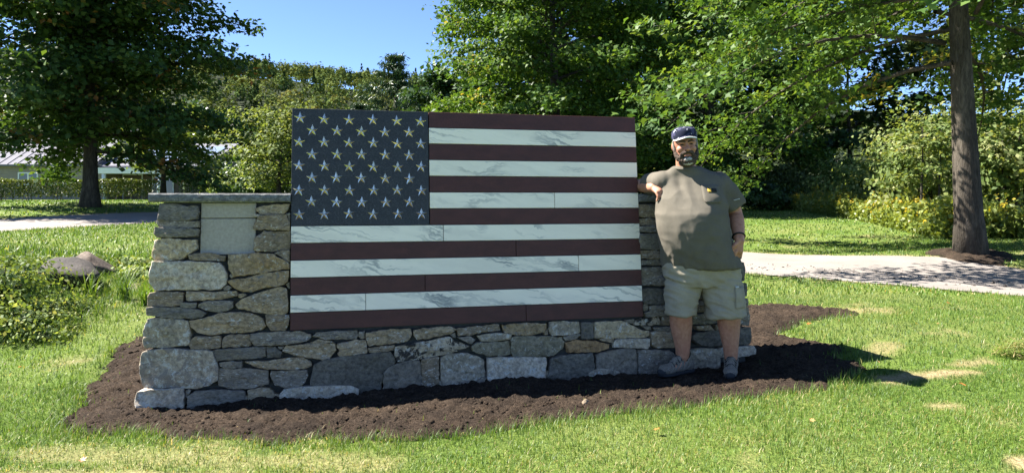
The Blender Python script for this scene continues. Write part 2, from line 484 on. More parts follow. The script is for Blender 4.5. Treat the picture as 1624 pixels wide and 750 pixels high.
def bare_mask(x, y):
    """worn and dry places of the lawn"""
    n = fbm(x * 1.7, y * 1.7, 4, 21); n2 = fbm(x * 7, y * 7, 3, 31)
    b = sstep(.66, .82, n * .75 + n2 * .25) * .5
    def streak(x0, y0, x1, y1, w):
        e = np.array([x1 - x0, y1 - y0]); t = np.clip(((x - x0) * e[0] + (y - y0) * e[1]) / (e @ e), 0, 1)
        return np.hypot(x - x0 - t * e[0], y - y0 - t * e[1]) / w
    for s, k in ((streak(2.6, 4.98, 3.3, 5.12, .09), .85), (streak(3.3, 5.3, 3.7, 5.5, .06), .6), (streak(2.55, 3.47, 3.2, 3.58, .11), .85),
                 (streak(3.0, 3.75, 3.5, 3.85, .07), .7), (streak(2.6, 4.35, 2.75, 4.4, .06), .7), (streak(3.25, 4.3, 3.4, 4.32, .06), .8),
                 (streak(2.9, 7.9, 4.0, 7.75, .22), .5), (streak(-2.6, 3.85, -.7, 3.62, .14), .34), (streak(-2.4, 3.45, -1.5, 3.35, .12), .9),
                 (streak(3.0, 5.75, 3.2, 6.0, .12), .5)):
        b = np.maximum(b, sstep(1.35, .55, s + (n2 - .5) * 1.1) * k)
    return np.clip(b, 0, 1)

def axis(dense0, dense1, step, grow, lim0, lim1):
    a = list(np.arange(dense0, dense1, step))
    s = step; p = a[0]; left = []
    while p > lim0: s *= grow; p -= s; left.append(p)
    s = step; p = a[-1]; right = []
    while p < lim1: s *= grow; p += s; right.append(p)
    return np.array(left[::-1] + a + right)
gx = axis(-6.5, 7.0, .105, 1.07, -900, 900)
gy = axis(2.6, 10.5, .105, 1.07, -400, 1200)
GX, GY = np.meshgrid(gx, gy)
fx_, fy_ = GX.ravel(), GY.ravel()
Zg = ground_z(fx_, fy_) + (fbm(fx_ * 2.2, fy_ * 2.2, 3, 3) - .5) * .035 * sstep(60, 30, np.hypot(fx_, fy_))
nx, ny = len(gx), len(gy)
idx = np.arange(nx * ny).reshape(ny, nx)
Fg = np.stack([idx[:-1, :-1].ravel(), idx[:-1, 1:].ravel(), idx[1:, 1:].ravel(), idx[1:, :-1].ravel()], 1)
near = (np.abs(fx_) < 25) & (fy_ < 30)
br = np.zeros(len(fx_)); br[near] = bare_mask(fx_[near], fy_[near])
rd = np.full(len(fx_), 9.0); rd[near] = road_d(fx_[near], fy_[near])
bd = np.full(len(fx_), 9.0); bd[near] = bed_sd(fx_[near], fy_[near])
Zg -= .07 * sstep(.05, -.25, rd) + .07 * sstep(.02, -.15, bd)     # the sheet dips under the road and the bed
br = np.maximum(br, sstep(.22, .0, rd) * .8)
ground = link('ground', mesh_np('ground', np.stack([fx_, fy_, Zg], 1), Fg, True, {'bare': br}), MAT['lawn'])
tag(ground, 'green lawn with worn straw coloured patches round the wall', None, kind='structure')

# road
V = []; hwn = 6
tang = np.gradient(ROAD, axis=0); tang /= np.linalg.norm(tang, axis=1)[:, None]
for p, t, w in zip(ROAD, tang, ROAD_HW):
    nrm = np.array([-t[1], t[0]])
    for k in range(-hwn, hwn + 1):
        q_ = p + nrm * (w * k / hwn + (random.uniform(-.05, .05) if abs(k) == hwn else 0))
        V.append((q_[0], q_[1], 0))
V = np.array(V); V[:, 2] = ground_z(V[:, 0], V[:, 1]) + .012
e_ = np.tile(np.abs(np.arange(-hwn, hwn + 1)) == hwn, len(ROAD)); V[e_, 2] -= .012
ri = np.arange(len(ROAD) * (2*hwn+1)).reshape(len(ROAD), -1)
Fr = np.stack([ri[:-1, :-1].ravel(), ri[:-1, 1:].ravel(), ri[1:, 1:].ravel(), ri[1:, :-1].ravel()], 1)
road = link('road', mesh_np('road', V, Fr, True), MAT['road'])
tag(road, 'pale grey worn asphalt drive curving behind the wall', None, kind='structure')

# mulch bed
sx = .02
bx = np.arange(-4.0, 4.3, sx); by = np.arange(3.7, 8.9, sx)
BX, BY = np.meshgrid(bx, by); x_, y_ = BX.ravel(), BY.ravel()
sd = bed_sd(x_, y_)
def bed_z(x, y, sd=None):
    if sd is None: sd = bed_sd(x, y)
    z = ground_z(x, y) + .045 * sstep(.04, -.35, sd) - .012
    z = z + (fbm(x * 2.3, y * 2.3, 3, 8) - .5) * .04 * sstep(.02, -.2, sd)
    return z
lump = np.abs(fbm(x_ * 16, y_ * 16, 3, 77) - .5) * 2
zb = bed_z(x_, y_, sd) + ((fbm(x_ * 13, y_ * 13, 4, 15) - .5) * .044 + (vnoise(x_ * 44, y_ * 44, 91) ** 2 - .3) * .026 - lump * .017 + .006) * sstep(.04, -.06, sd)
zb = np.where(sd > .02, zb - (sd - .02) * .9, zb)
keep = sd < .07
bi = np.arange(len(bx) * len(by)).reshape(len(by), len(bx))
Fb = np.stack([bi[:-1, :-1].ravel(), bi[:-1, 1:].ravel(), bi[1:, 1:].ravel(), bi[1:, :-1].ravel()], 1)
Fb = Fb[keep[Fb].all(1)]
used = np.unique(Fb); remap = np.full(len(x_), -1); remap[used] = np.arange(len(used))
bed = link('mulch_bed', mesh_np('mulch_bed', np.stack([x_, y_, zb], 1)[used], remap[Fb], True), MAT['soil'])
tag(bed, 'dark brown freshly spread soil bed round the stone wall', None, kind='structure')

# loose crumbs of soil on the bed
ico = bmesh.new()
for _v in ((1,0,0),(-1,0,0),(0,1,0),(0,-1,0),(0,0,1),(0,0,-1)): ico.verts.new(_v)
bmesh.ops.convex_hull(ico, input=ico.verts[:]); ico.verts.index_update()
IV = np.array([v.co[:] for v in ico.verts]); IF = np.array([[v.index for v in f.verts] for f in ico.faces]); ico.free()
def lumps(xs, ys, zs, sizes, seed, squash=.75):
    r = np.random.default_rng(seed); n = len(xs)
    V = IV[None] * (1 + r.uniform(-.32, .32, (n, len(IV), 1)))
    ang = r.uniform(0, 6.28, n); c, s = np.cos(ang), np.sin(ang)
    st = r.uniform(.7, 1.3, (n, 1))
    X = V[..., 0] * st; Y = V[..., 1] / st
    V = np.stack([X * c[:, None] - Y * s[:, None], X * s[:, None] + Y * c[:, None], V[..., 2] * squash], 2) * sizes[:, None, None]
    V += np.stack([xs, ys, zs], 1)[:, None, :]
    F = IF[None] + (np.arange(n) * len(IV))[:, None, None]
    return V.reshape(-1, 3), F.reshape(-1, 3)
r_ = np.random.default_rng(5)
NC = 68000
cx = r_.uniform(-3.7, 4.0, NC); cy_ = r_.uniform(3.8, 8.5, NC)
cs = bed_sd(cx, cy_); k_ = (cs < .03) & ((cy_ < 5.3) | (r_.random(NC) < .3))
cx, cy_ = cx[k_], cy_[k_]
size = .005 + .018 * r_.random(len(cx)) ** 4
cz = bed_z(cx, cy_, cs[k_]) + (fbm(cx * 13, cy_ * 13, 4, 15) - .5) * .036 - .003
v_, f_ = lumps(cx, cy_, cz, size, 6)
crumbs = link('soil_crumbs', mesh_np('soil_crumbs', v_, f_, False), MAT['soil'])
tag(crumbs, 'loose brown soil crumbs strewn over the bed', None, kind='stuff')

# grass blades
def grass(n, y0, y1, seed, seg, wid, lng, marg=1.2):
    r = np.random.default_rng(seed)
    y = y0 + (y1 - y0) * r.random(n)
    hw = .76 * y + marg
    hwm = .76 * y1 + marg
    x = r.uniform(-hwm, hwm, n)
    k = np.abs(x) < hw; x, y = x[k], y[k]
    b = bare_mask(x, y); sdb = bed_sd(x, y); rdd = road_d(x, y)
    dens = (1 - .93 * b) * np.where(sdb > -.02, 1, np.where(sdb > -.15, .05, .004)) * sstep(-.06, .10, rdd)
    k = r.random(len(x)) < dens; x, y, b, sdb = x[k], y[k], b[k], sdb[k]
    n = len(x)
    z = ground_z(x, y) + (fbm(x * 2.2, y * 2.2, 3, 3) - .5) * .035 - .006
    inb = sdb < -.02; z[inb] = bed_z(x[inb], y[inb]) 
    clump = fbm(x * 2.6, y * 2.6, 3, 41); cl2 = fbm(x * .7, y * .7, 3, 43)
    L = lng * (.55 + .9 * clump) * r.uniform(.55, 1.35, n) * (1 - .45 * b)
    L *= 1 + 1.1 * np.exp(-((sdb - .05) / .12) ** 2) * (r.random(n) < .35)
    bank = sstep(-3.6, -4.4, x) * sstep(6.2, 6.9, y) * sstep(11.5, 9.5, y)
    L *= 1 + 1.6 * bank
    tone = np.clip(.10 + .62 * clump * r.uniform(.3, 1.35, n) + .30 * (cl2 - .5) + .15 * r.standard_normal(n), 0, .77)
    dry = r.random(n) < (.045 + .60 * b + .13 * sstep(.55, .7, cl2))
    front = sstep(-.2, -1.4, x) * sstep(4.3, 3.7, y)
    dry |= r.random(n) < .42 * front * sstep(.42, .58, fbm(x * 4.5, y * 4.5, 3, 47))
    tone[dry] = r.uniform(.80, 1.0, dry.sum())
    az = r.uniform(0, 6.283, n); tilt = r.uniform(.1, 1.0, n); tilt[dry] = r.uniform(.6, 1.5, dry.sum())
    d = np.stack([np.cos(az), np.sin(az)], 1); pw = np.stack([-d[:, 1], d[:, 0]], 1)
    w = wid * r.uniform(.6, 1.3, n)
    rows = []
    for j in range(seg + 1):
        t = j / seg
        out_ = (np.sin(tilt * (.35 + .65 * t))) * t * L; up = np.cos(tilt * (.2 + .8 * t)) * t * L
        c = np.stack([x + d[:, 0] * out_, y + d[:, 1] * out_, z + up], 1)
        ww = (w * (1 - t) ** .7 * .5)[:, None] * np.concatenate([pw, np.zeros((n, 1))], 1)
        if j < seg: rows += [c - ww, c + ww]
        else: rows.append(c)
    V = np.stack(rows, 1); m = V.shape[1]
    base = (np.arange(n) * m)[:, None]
    fs = [base + np.array([[2*j, 2*j+1, 2*j+3, 2*j+2]]) for j in range(seg - 1)]
    tri = base + np.array([[2*(seg-1), 2*(seg-1)+1, m - 1]])
    return V.reshape(-1, 3), ([np.concatenate(fs)] if fs else []), tri, np.repeat(tone, m)
Vs, Qs, Ts, To = [], [], [], []; off = 0
for a in ((215000, 2.7, 5.2, 1, 2, .0038, .036), (145000, 5.2, 9.0, 2, 2, .0058, .040), (120000, 9.0, 16, 3, 1, .018, .050), (90000, 16, 36, 4, 1, .040, .060)):
    v, qd, tr, tn = grass(*a)
    Vs.append(v); To.append(tn); Ts.append(tr + off)
    if qd: Qs.append(qd[0] + off)
    off += len(v)
gr = link('grass', mesh_np('grass', np.concatenate(Vs), [np.concatenate(Qs), np.concatenate(Ts)], True, {'tone': np.concatenate(To)}), MAT['grass_blade'])
tag(gr, 'short mown green grass with dry straw blades between', 'grass', kind='stuff')

# ------------------------------------------------------------------ stone wall and flag
W_O = Vector((-1.5443, 4.9195, .3902)); W_YAW, W_LEAN = .2220, .1060
_u = Vector((math.cos(W_YAW), math.sin(W_YAW), 0)); _n = Vector((math.sin(W_YAW), -math.cos(W_YAW), 0))
_v = Vector((0, 0, math.cos(W_LEAN))) - _n * math.sin(W_LEAN)
_b = -(_u.cross(_v))
WM = Matrix(((_u.x, _b.x, _v.x, W_O.x), (_u.y, _b.y, _v.y, W_O.y), (_u.z, _b.z, _v.z, W_O.z), (0, 0, 0, 1)))
# in this frame: x along the wall, y into the wall, z up the leaning face
wall = empty('stone_wall', matrix=WM, label='dry laid fieldstone wall with slate caps carrying the stone flag', cat='wall')
FW, FH = 2.6253, 1.575

STONES = [
('b',[-0.857,0.882,-0.76,0.885,-0.688,0.869,-0.623,0.872,-0.613,0.833,-0.63,0.782,-0.704,0.772,-0.804,0.776,-0.869,0.78,-0.864,0.834]),
('g',[-0.883,0.769,-0.745,0.77,-0.611,0.765,-0.614,0.73,-0.655,0.721,-0.774,0.724,-0.862,0.727]),
('b',[-0.888,0.726,-0.773,0.72,-0.61,0.711,-0.618,0.666,-0.713,0.659,-0.871,0.659,-0.89,0.682]),
('c',[-0.888,0.639,-0.809,0.655,-0.725,0.641,-0.625,0.635,-0.623,0.579,-0.667,0.545,-0.722,0.508,-0.817,0.497,-0.888,0.502,-0.904,0.524,-0.898,0.579]),
('t',[-0.248,0.855,-0.177,0.874,-0.108,0.881,-0.01,0.881,-0.026,0.841,-0.051,0.816,-0.138,0.815,-0.201,0.815,-0.245,0.842]),
('w',[-0.257,0.817,-0.207,0.811,-0.232,0.794,-0.253,0.796]),
('n',[-0.222,0.799,-0.138,0.808,-0.038,0.808,-0.016,0.758,-0.009,0.699,-0.137,0.703,-0.252,0.709,-0.252,0.734]),
('g',[-0.035,0.816,-0.009,0.821,-0.008,0.761,-0.019,0.778]),
('n',[-0.242,0.642,-0.181,0.697,-0.106,0.686,-0.009,0.689,-0.008,0.593,-0.017,0.561,-0.135,0.55,-0.222,0.548,-0.247,0.571]),
('n',[-0.672,0.533,-0.615,0.546,-0.517,0.545,-0.436,0.522,-0.445,0.493,-0.549,0.493,-0.659,0.502]),
('o',[-0.413,0.532,-0.221,0.543,-0.12,0.531,-0.011,0.465,-0.011,0.43,-0.119,0.415,-0.285,0.391,-0.381,0.384,-0.408,0.432,-0.415,0.48]),
('n',[-0.114,0.541,-0.053,0.555,-0.009,0.557,-0.008,0.476,-0.052,0.501]),
('w',[-0.893,0.493,-0.71,0.493,-0.477,0.481,-0.451,0.453,-0.42,0.397,-0.432,0.328,-0.467,0.296,-0.673,0.301,-0.882,0.303,-0.914,0.355,-0.913,0.436]),
('o',[-0.426,0.359,-0.318,0.37,-0.186,0.395,-0.085,0.41,-0.014,0.41,-0.02,0.339,-0.044,0.315,-0.185,0.297,-0.264,0.27,-0.323,0.281,-0.383,0.306]),
('g',[-0.409,0.39,-0.397,0.402,-0.377,0.379,-0.397,0.372]),
('g',[-0.448,0.305,-0.422,0.321,-0.389,0.307,-0.409,0.29,-0.441,0.289]),
('g',[-0.034,0.318,-0.009,0.338,-0.007,0.289,-0.024,0.3]),
('n',[-0.909,0.287,-0.831,0.29,-0.701,0.28,-0.712,0.197,-0.797,0.193,-0.916,0.2,-0.923,0.234]),
('t',[-0.679,0.287,-0.512,0.279,-0.363,0.282,-0.356,0.25,-0.447,0.232,-0.576,0.226,-0.678,0.226,-0.685,0.26]),
('t',[-0.349,0.261,-0.316,0.264,-0.293,0.252,-0.323,0.236,-0.346,0.24]),
('b',[-0.706,0.212,-0.611,0.209,-0.623,0.177,-0.712,0.186]),
('g',[-0.601,0.203,-0.563,0.216,-0.479,0.221,-0.384,0.213,-0.377,0.175,-0.413,0.153,-0.484,0.143,-0.562,0.16,-0.604,0.183]),
('t',[-0.364,0.189,-0.322,0.225,-0.217,0.264,-0.071,0.305,-0.03,0.29,-0.019,0.226,-0.019,0.129,-0.062,0.106,-0.149,0.123,-0.249,0.137,-0.341,0.164]),
('b',[-0.922,0.187,-0.829,0.187,-0.677,0.175,-0.6,0.166,-0.551,0.137,-0.573,0.114,-0.637,0.106,-0.795,0.114,-0.915,0.136]),
('l',[-0.912,0.115,-0.776,0.11,-0.661,0.093,-0.651,0.017,-0.653,-0.071,-0.771,-0.078,-0.919,-0.078,-0.939,-0.046,-0.937,0.037]),
('t',[-0.653,0.089,-0.537,0.11,-0.457,0.137,-0.335,0.137,-0.245,0.121,-0.186,0.084,-0.162,0.036,-0.185,0.011,-0.292,-0.002,-0.406,0.003,-0.527,-0.011,-0.607,0.015,-0.644,0.051]),
('n',[-0.166,0.114,-0.009,0.108,-0.011,0.039,-0.031,0.005,-0.131,0.005,-0.157,0.045]),
('n',[-0.642,-0.034,-0.615,-0.016,-0.462,-0.026,-0.452,-0.093,-0.533,-0.104,-0.637,-0.097,-0.648,-0.067]),
('n',[-0.434,-0.03,-0.406,-0.017,-0.272,-0.015,-0.26,-0.084,-0.291,-0.096,-0.441,-0.097,-0.444,-0.072]),
('g',[-0.259,-0.011,-0.169,-0.007,-0.044,-0.007,0.062,-0.012,0.134,-0.032,0.138,-0.054,0.104,-0.079,0.007,-0.092,-0.147,-0.098,-0.242,-0.089,-0.259,-0.059]),
('m',[-0.945,-0.103,-0.81,-0.086,-0.653,-0.099,-0.509,-0.115,-0.484,-0.175,-0.462,-0.244,-0.473,-0.31,-0.528,-0.349,-0.607,-0.361,-0.765,-0.344,-0.934,-0.346,-0.952,-0.276,-0.958,-0.193]),
('b',[-0.501,-0.111,-0.331,-0.105,-0.163,-0.106,-0.16,-0.174,-0.33,-0.185,-0.484,-0.18]),
('d',[-0.155,-0.11,-0.101,-0.11,-0.055,-0.149,-0.067,-0.179,-0.154,-0.179]),
('g',[-0.084,-0.109,-0.039,-0.107,-0.047,-0.128,-0.076,-0.122]),
('t',[-0.052,-0.14,-0.023,-0.104,0.061,-0.102,0.208,-0.095,0.305,-0.103,0.305,-0.153,0.268,-0.2,0.223,-0.209,0.127,-0.193,0.025,-0.17]),
('t',[0.13,-0.092,0.193,-0.068,0.297,-0.092,0.208,-0.099]),
('g',[0.149,-0.044,0.178,-0.022,0.327,-0.016,0.451,-0.02,0.459,-0.049,0.444,-0.075,0.32,-0.072,0.223,-0.066]),
('g',[-0.459,-0.198,-0.387,-0.193,-0.314,-0.199,-0.317,-0.234,-0.418,-0.236,-0.459,-0.219]),
('t',[-0.297,-0.197,-0.207,-0.197,-0.083,-0.199,0.029,-0.183,0.084,-0.19,0.139,-0.219,0.144,-0.249,0.101,-0.264,-0.02,-0.267,-0.174,-0.25,-0.236,-0.234]),
('g',[-0.455,-0.236,-0.329,-0.242,-0.149,-0.26,-0.14,-0.354,-0.246,-0.382,-0.384,-0.374,-0.465,-0.348,-0.469,-0.302]),
('g',[-0.128,-0.274,-0.041,-0.274,0.11,-0.278,0.119,-0.317,0.094,-0.367,0.06,-0.391,-0.032,-0.39,-0.098,-0.365,-0.123,-0.329]),
('w',[-0.961,-0.365,-0.903,-0.352,-0.764,-0.352,-0.686,-0.355,-0.674,-0.473,-0.8,-0.473,-0.923,-0.473,-0.965,-0.475,-0.975,-0.405]),
('b',[-0.654,-0.408,-0.607,-0.378,-0.448,-0.378,-0.295,-0.392,-0.286,-0.43,-0.367,-0.44,-0.454,-0.495,-0.589,-0.486,-0.652,-0.458]),
('g',[-0.674,-0.374,-0.647,-0.363,-0.637,-0.376,-0.661,-0.42,-0.673,-0.407]),
('t',[-0.274,-0.389,-0.139,-0.381,-0.048,-0.41,-0.081,-0.425,-0.262,-0.419]),
('t',[-0.446,-0.499,-0.367,-0.443,-0.245,-0.426,-0.073,-0.432,-0.066,-0.485,-0.203,-0.502,-0.325,-0.511]),
('w',[-0.067,-0.428,-0.038,-0.4,0.085,-0.385,0.268,-0.389,0.417,-0.396,0.466,-0.425,0.455,-0.481,0.313,-0.495,0.137,-0.499,0.028,-0.492,-0.059,-0.483]),
('d',[0.128,-0.35,0.157,-0.247,0.223,-0.213,0.327,-0.199,0.508,-0.185,0.692,-0.182,0.722,-0.253,0.618,-0.316,0.628,-0.408,0.599,-0.422,0.493,-0.414,0.417,-0.392,0.283,-0.385,0.136,-0.382]),
('t',[0.316,-0.104,0.448,-0.083,0.512,-0.093,0.52,-0.178,0.335,-0.196,0.318,-0.172,0.335,-0.154,0.316,-0.134]),
('g',[0.467,-0.03,0.508,-0.026,0.508,-0.074,0.478,-0.08,0.463,-0.057]),
('t',[0.514,-0.043,0.603,-0.025,0.692,-0.019,0.826,-0.025,0.844,-0.066,0.808,-0.109,0.691,-0.122,0.536,-0.128,0.519,-0.092]),
('n',[0.535,-0.144,0.623,-0.137,0.719,-0.133,0.707,-0.167,0.584,-0.181,0.535,-0.175]),
('k',[0.718,-0.146,0.808,-0.135,0.965,-0.111,1.109,-0.086,1.148,-0.119,1.26,-0.167,1.163,-0.194,1.019,-0.222,0.885,-0.239,0.737,-0.251,0.718,-0.2]),
('s',[0.637,-0.362,0.641,-0.323,0.672,-0.289,0.717,-0.265,0.802,-0.247,0.897,-0.247,0.905,-0.333,0.9,-0.394,0.801,-0.402,0.69,-0.405,0.645,-0.394]),
('n',[0.908,-0.24,1.027,-0.227,1.03,-0.34,0.978,-0.391,0.91,-0.403]),
('l',[1.047,-0.232,1.115,-0.208,1.243,-0.214,1.364,-0.263,1.375,-0.326,1.322,-0.371,1.224,-0.397,1.128,-0.407,1.065,-0.388,1.042,-0.325]),
('t',[0.855,-0.036,0.926,-0.022,1.118,-0.017,1.166,-0.041,1.117,-0.07,0.973,-0.092,0.878,-0.098,0.857,-0.075]),
('n',[1.174,-0.033,1.328,-0.022,1.481,-0.016,1.492,-0.058,1.368,-0.069,1.262,-0.084,1.175,-0.084]),
('l',[1.315,-0.094,1.368,-0.085,1.492,-0.076,1.573,-0.093,1.561,-0.125,1.449,-0.136,1.351,-0.131]),
('g',[1.173,-0.1,1.262,-0.096,1.306,-0.122,1.273,-0.149,1.229,-0.13]),
('g',[1.121,-0.074,1.157,-0.068,1.163,-0.096,1.141,-0.099]),
('e',[1.273,-0.172,1.302,-0.143,1.557,-0.144,1.57,-0.193,1.563,-0.241,1.406,-0.241,1.316,-0.217,1.28,-0.203]),
('w',[1.396,-0.258,1.472,-0.253,1.615,-0.26,1.76,-0.267,1.838,-0.275,1.837,-0.312,1.821,-0.353,1.709,-0.375,1.541,-0.384,1.413,-0.377,1.385,-0.335]),
('g',[1.309,-0.401,1.362,-0.389,1.576,-0.391,1.591,-0.448,1.549,-0.478,1.401,-0.469,1.32,-0.449]),
('g',[1.184,-0.414,1.297,-0.416,1.304,-0.436,1.256,-0.445,1.192,-0.43]),
('l',[0.977,-0.43,1.025,-0.405,1.16,-0.417,1.207,-0.458,1.127,-0.477,1.032,-0.491,0.977,-0.48]),
('l',[0.922,-0.426,0.961,-0.417,0.965,-0.467,0.93,-0.465]),
('w',[0.588,-0.456,0.654,-0.425,0.778,-0.423,0.913,-0.422,0.917,-0.471,0.823,-0.492,0.711,-0.507,0.601,-0.5]),
('o',[1.506,-0.024,1.597,-0.014,1.719,-0.014,1.846,-0.023,1.845,-0.056,1.824,-0.088,1.716,-0.102,1.595,-0.097,1.524,-0.076]),
('l',[1.875,-0.014,1.966,-0.009,2.104,-0.021,2.112,-0.097,2.031,-0.114,1.885,-0.112,1.871,-0.063]),
('n',[1.822,-0.085,1.861,-0.062,1.864,-0.103,1.834,-0.106]),
('g',[1.979,-0.124,2.11,-0.109,2.118,-0.122,2.073,-0.148,1.995,-0.157]),
('e',[1.573,-0.115,1.606,-0.107,1.868,-0.119,1.962,-0.131,1.986,-0.165,1.976,-0.213,1.898,-0.266,1.728,-0.26,1.586,-0.251,1.572,-0.203]),
('O',[1.993,-0.173,2.064,-0.159,2.221,-0.167,2.343,-0.201,2.338,-0.234,2.253,-0.251,2.096,-0.25,2.019,-0.24]),
('d',[2.121,-0.022,2.218,-0.028,2.215,-0.146,2.126,-0.151]),
('c',[2.226,-0.028,2.318,-0.027,2.446,-0.027,2.503,-0.043,2.553,-0.074,2.615,-0.101,2.678,-0.108,2.681,-0.147,2.644,-0.16,2.467,-0.157,2.226,-0.147]),
('t',[2.261,-0.156,2.381,-0.157,2.375,-0.186,2.291,-0.174]),
('w',[2.395,-0.164,2.524,-0.165,2.674,-0.172,2.676,-0.226,2.657,-0.245,2.495,-0.232,2.374,-0.223]),
('d',[1.84,-0.344,1.88,-0.282,2.026,-0.26,2.2,-0.26,2.224,-0.339,2.161,-0.393,2.022,-0.395,1.877,-0.366]),
('s',[2.227,-0.275,2.334,-0.252,2.438,-0.237,2.556,-0.243,2.563,-0.324,2.55,-0.386,2.508,-0.412,2.431,-0.394,2.356,-0.362,2.235,-0.327]),
('g',[2.575,-0.255,2.72,-0.257,2.829,-0.267,2.901,-0.308,2.859,-0.398,2.713,-0.407,2.586,-0.401,2.574,-0.359]),
('l',[2.164,-0.409,2.222,-0.38,2.327,-0.381,2.415,-0.406,2.422,-0.452,2.281,-0.452,2.168,-0.434]),
('l',[1.607,-0.435,1.632,-0.397,1.767,-0.38,1.877,-0.377,1.983,-0.408,1.969,-0.439,1.849,-0.457,1.681,-0.471,1.614,-0.479]),
('g',[1.5,-0.392,1.574,-0.392,1.586,-0.426,1.581,-0.473,1.498,-0.473]),
('t',[2.694,-0.122,2.745,-0.114,2.855,-0.129,3.003,-0.139,3.028,-0.195,3.011,-0.25,2.886,-0.244,2.748,-0.246,2.694,-0.223]),
('k',[2.571,-0.029,2.64,-0.011,2.769,-0.003,2.775,-0.062,2.683,-0.07,2.565,-0.059]),
('g',[2.642,0.031,2.734,0.045,2.919,0.045,2.917,0.004,2.659,-0.003]),
('g',[2.685,0.068,2.921,0.074,2.92,0.054,2.707,0.052]),
('g',[2.645,0.103,2.677,0.106,2.675,0.047,2.642,0.044]),
('g',[2.714,-0.089,2.857,-0.087,2.996,-0.096,3.003,-0.128,2.86,-0.122,2.736,-0.111]),
('n',[2.787,-0.004,2.916,-0.006,3.019,-0.015,3.006,-0.08,2.876,-0.077,2.788,-0.071]),
('g',[2.477,-0.022,2.563,-0.017,2.557,-0.05,2.503,-0.039]),
('g',[2.619,-0.073,2.692,-0.076,2.7,-0.102,2.663,-0.104]),
('d',[3.034,-0.17,3.059,-0.141,3.192,-0.136,3.306,-0.134,3.412,-0.141,3.405,-0.25,3.185,-0.249,3.091,-0.236,3.037,-0.2]),
('l',[2.921,-0.275,3.118,-0.261,3.241,-0.273,3.262,-0.308,3.249,-0.376,3.045,-0.399,2.933,-0.402,2.918,-0.342]),
('t',[3.071,-0.091,3.194,-0.087,3.23,-0.127,3.088,-0.121]),
('e',[3.029,0.0,3.161,0.0,3.294,-0.009,3.3,-0.07,3.224,-0.075,3.025,-0.072]),
('n',[3.247,-0.089,3.434,-0.092,3.431,-0.131,3.249,-0.128]),
('d',[3.427,-0.118,3.549,-0.118,3.559,-0.184,3.55,-0.248,3.424,-0.251]),
('g',[3.355,0.041,3.54,0.039,3.554,-0.044,3.54,-0.1,3.348,-0.08]),
('w',[3.269,-0.27,3.569,-0.266,3.588,-0.297,3.58,-0.332,3.418,-0.35,3.265,-0.342]),
('n',[2.63,0.874,2.731,0.878,2.833,0.868,2.835,0.824,2.822,0.775,2.726,0.772,2.63,0.779,2.625,0.825]),
('n',[2.63,0.762,2.736,0.765,2.842,0.755,2.846,0.736,2.834,0.711,2.733,0.709,2.632,0.716,2.626,0.737]),
('g',[2.63,0.703,2.757,0.706,2.885,0.695,2.889,0.678,2.877,0.655,2.755,0.653,2.632,0.66,2.626,0.68]),
('b',[2.627,0.643,2.784,0.646,2.943,0.634,2.944,0.58,2.931,0.521,2.778,0.52,2.627,0.528,2.622,0.584]),
('n',[2.629,0.512,2.737,0.514,2.845,0.502,2.848,0.477,2.836,0.446,2.734,0.445,2.631,0.452,2.624,0.48]),
('g',[2.633,0.435,2.759,0.437,2.886,0.425,2.89,0.413,2.879,0.396,2.757,0.396,2.636,0.404,2.629,0.418]),
('g',[2.638,0.38,2.783,0.381,2.929,0.368,2.93,0.304,2.916,0.235,2.776,0.236,2.636,0.246,2.632,0.312]),
('d',[2.641,0.215,2.758,0.216,2.875,0.203,2.877,0.15,2.864,0.092,2.752,0.093,2.64,0.102,2.635,0.157]),
('g',[2.639,0.09,2.661,0.093,2.682,0.083,2.685,0.066,2.674,0.044,2.658,0.041,2.642,0.047,2.635,0.067]),
('g',[2.693,0.081,2.826,0.081,2.959,0.067,2.962,0.051,2.951,0.03,2.823,0.032,2.696,0.041,2.69,0.06]),
('g',[2.848,0.873,2.955,0.877,3.062,0.867,3.065,0.845,3.053,0.816,2.952,0.814,2.85,0.82,2.844,0.845]),
('n',[2.86,0.807,3.013,0.811,3.167,0.8,3.169,0.757,3.155,0.709,3.007,0.707,2.86,0.714,2.855,0.759]),
('t',[3.078,0.88,3.187,0.884,3.296,0.874,3.299,0.847,3.286,0.815,3.183,0.813,3.079,0.819,3.073,0.848]),
('n',[2.9,0.697,3.045,0.7,3.192,0.689,3.195,0.669,3.183,0.644,3.042,0.643,2.902,0.65,2.896,0.672]),
('g',[2.958,0.637,3.081,0.64,3.204,0.629,3.206,0.586,3.192,0.538,3.075,0.537,2.958,0.544,2.952,0.589]),
('n',[2.861,0.512,3.02,0.514,3.181,0.501,3.184,0.469,3.171,0.432,3.016,0.432,2.862,0.441,2.856,0.475]),
('g',[2.902,0.426,3.046,0.428,3.192,0.415,3.195,0.402,3.184,0.383,3.044,0.383,2.904,0.391,2.898,0.407]),
('d',[2.944,0.371,3.043,0.373,3.142,0.361,3.143,0.291,3.128,0.216,3.035,0.216,2.941,0.224,2.937,0.296]),
('n',[2.891,0.208,3.027,0.209,3.164,0.195,3.166,0.159,3.153,0.118,3.022,0.119,2.891,0.128,2.886,0.167]),
('g',[2.901,0.114,3.037,0.114,3.174,0.1,3.178,0.089,3.166,0.073,3.035,0.074,2.904,0.084,2.897,0.098]),
('n',[2.974,0.072,3.103,0.072,3.233,0.058,3.237,0.042,3.225,0.021,3.101,0.022,2.977,0.032,2.97,0.051]),
('n',[3.317,0.872,3.399,0.875,3.475,0.867,3.48,0.802,3.466,0.733,3.39,0.731,3.309,0.734,3.31,0.803]),
('g',[3.218,0.719,3.356,0.721,3.488,0.712,3.493,0.653,3.48,0.589,3.348,0.588,3.211,0.592,3.212,0.655]),
('n',[3.188,0.577,3.347,0.578,3.502,0.568,3.507,0.501,3.493,0.43,3.338,0.431,3.18,0.436,3.181,0.506]),
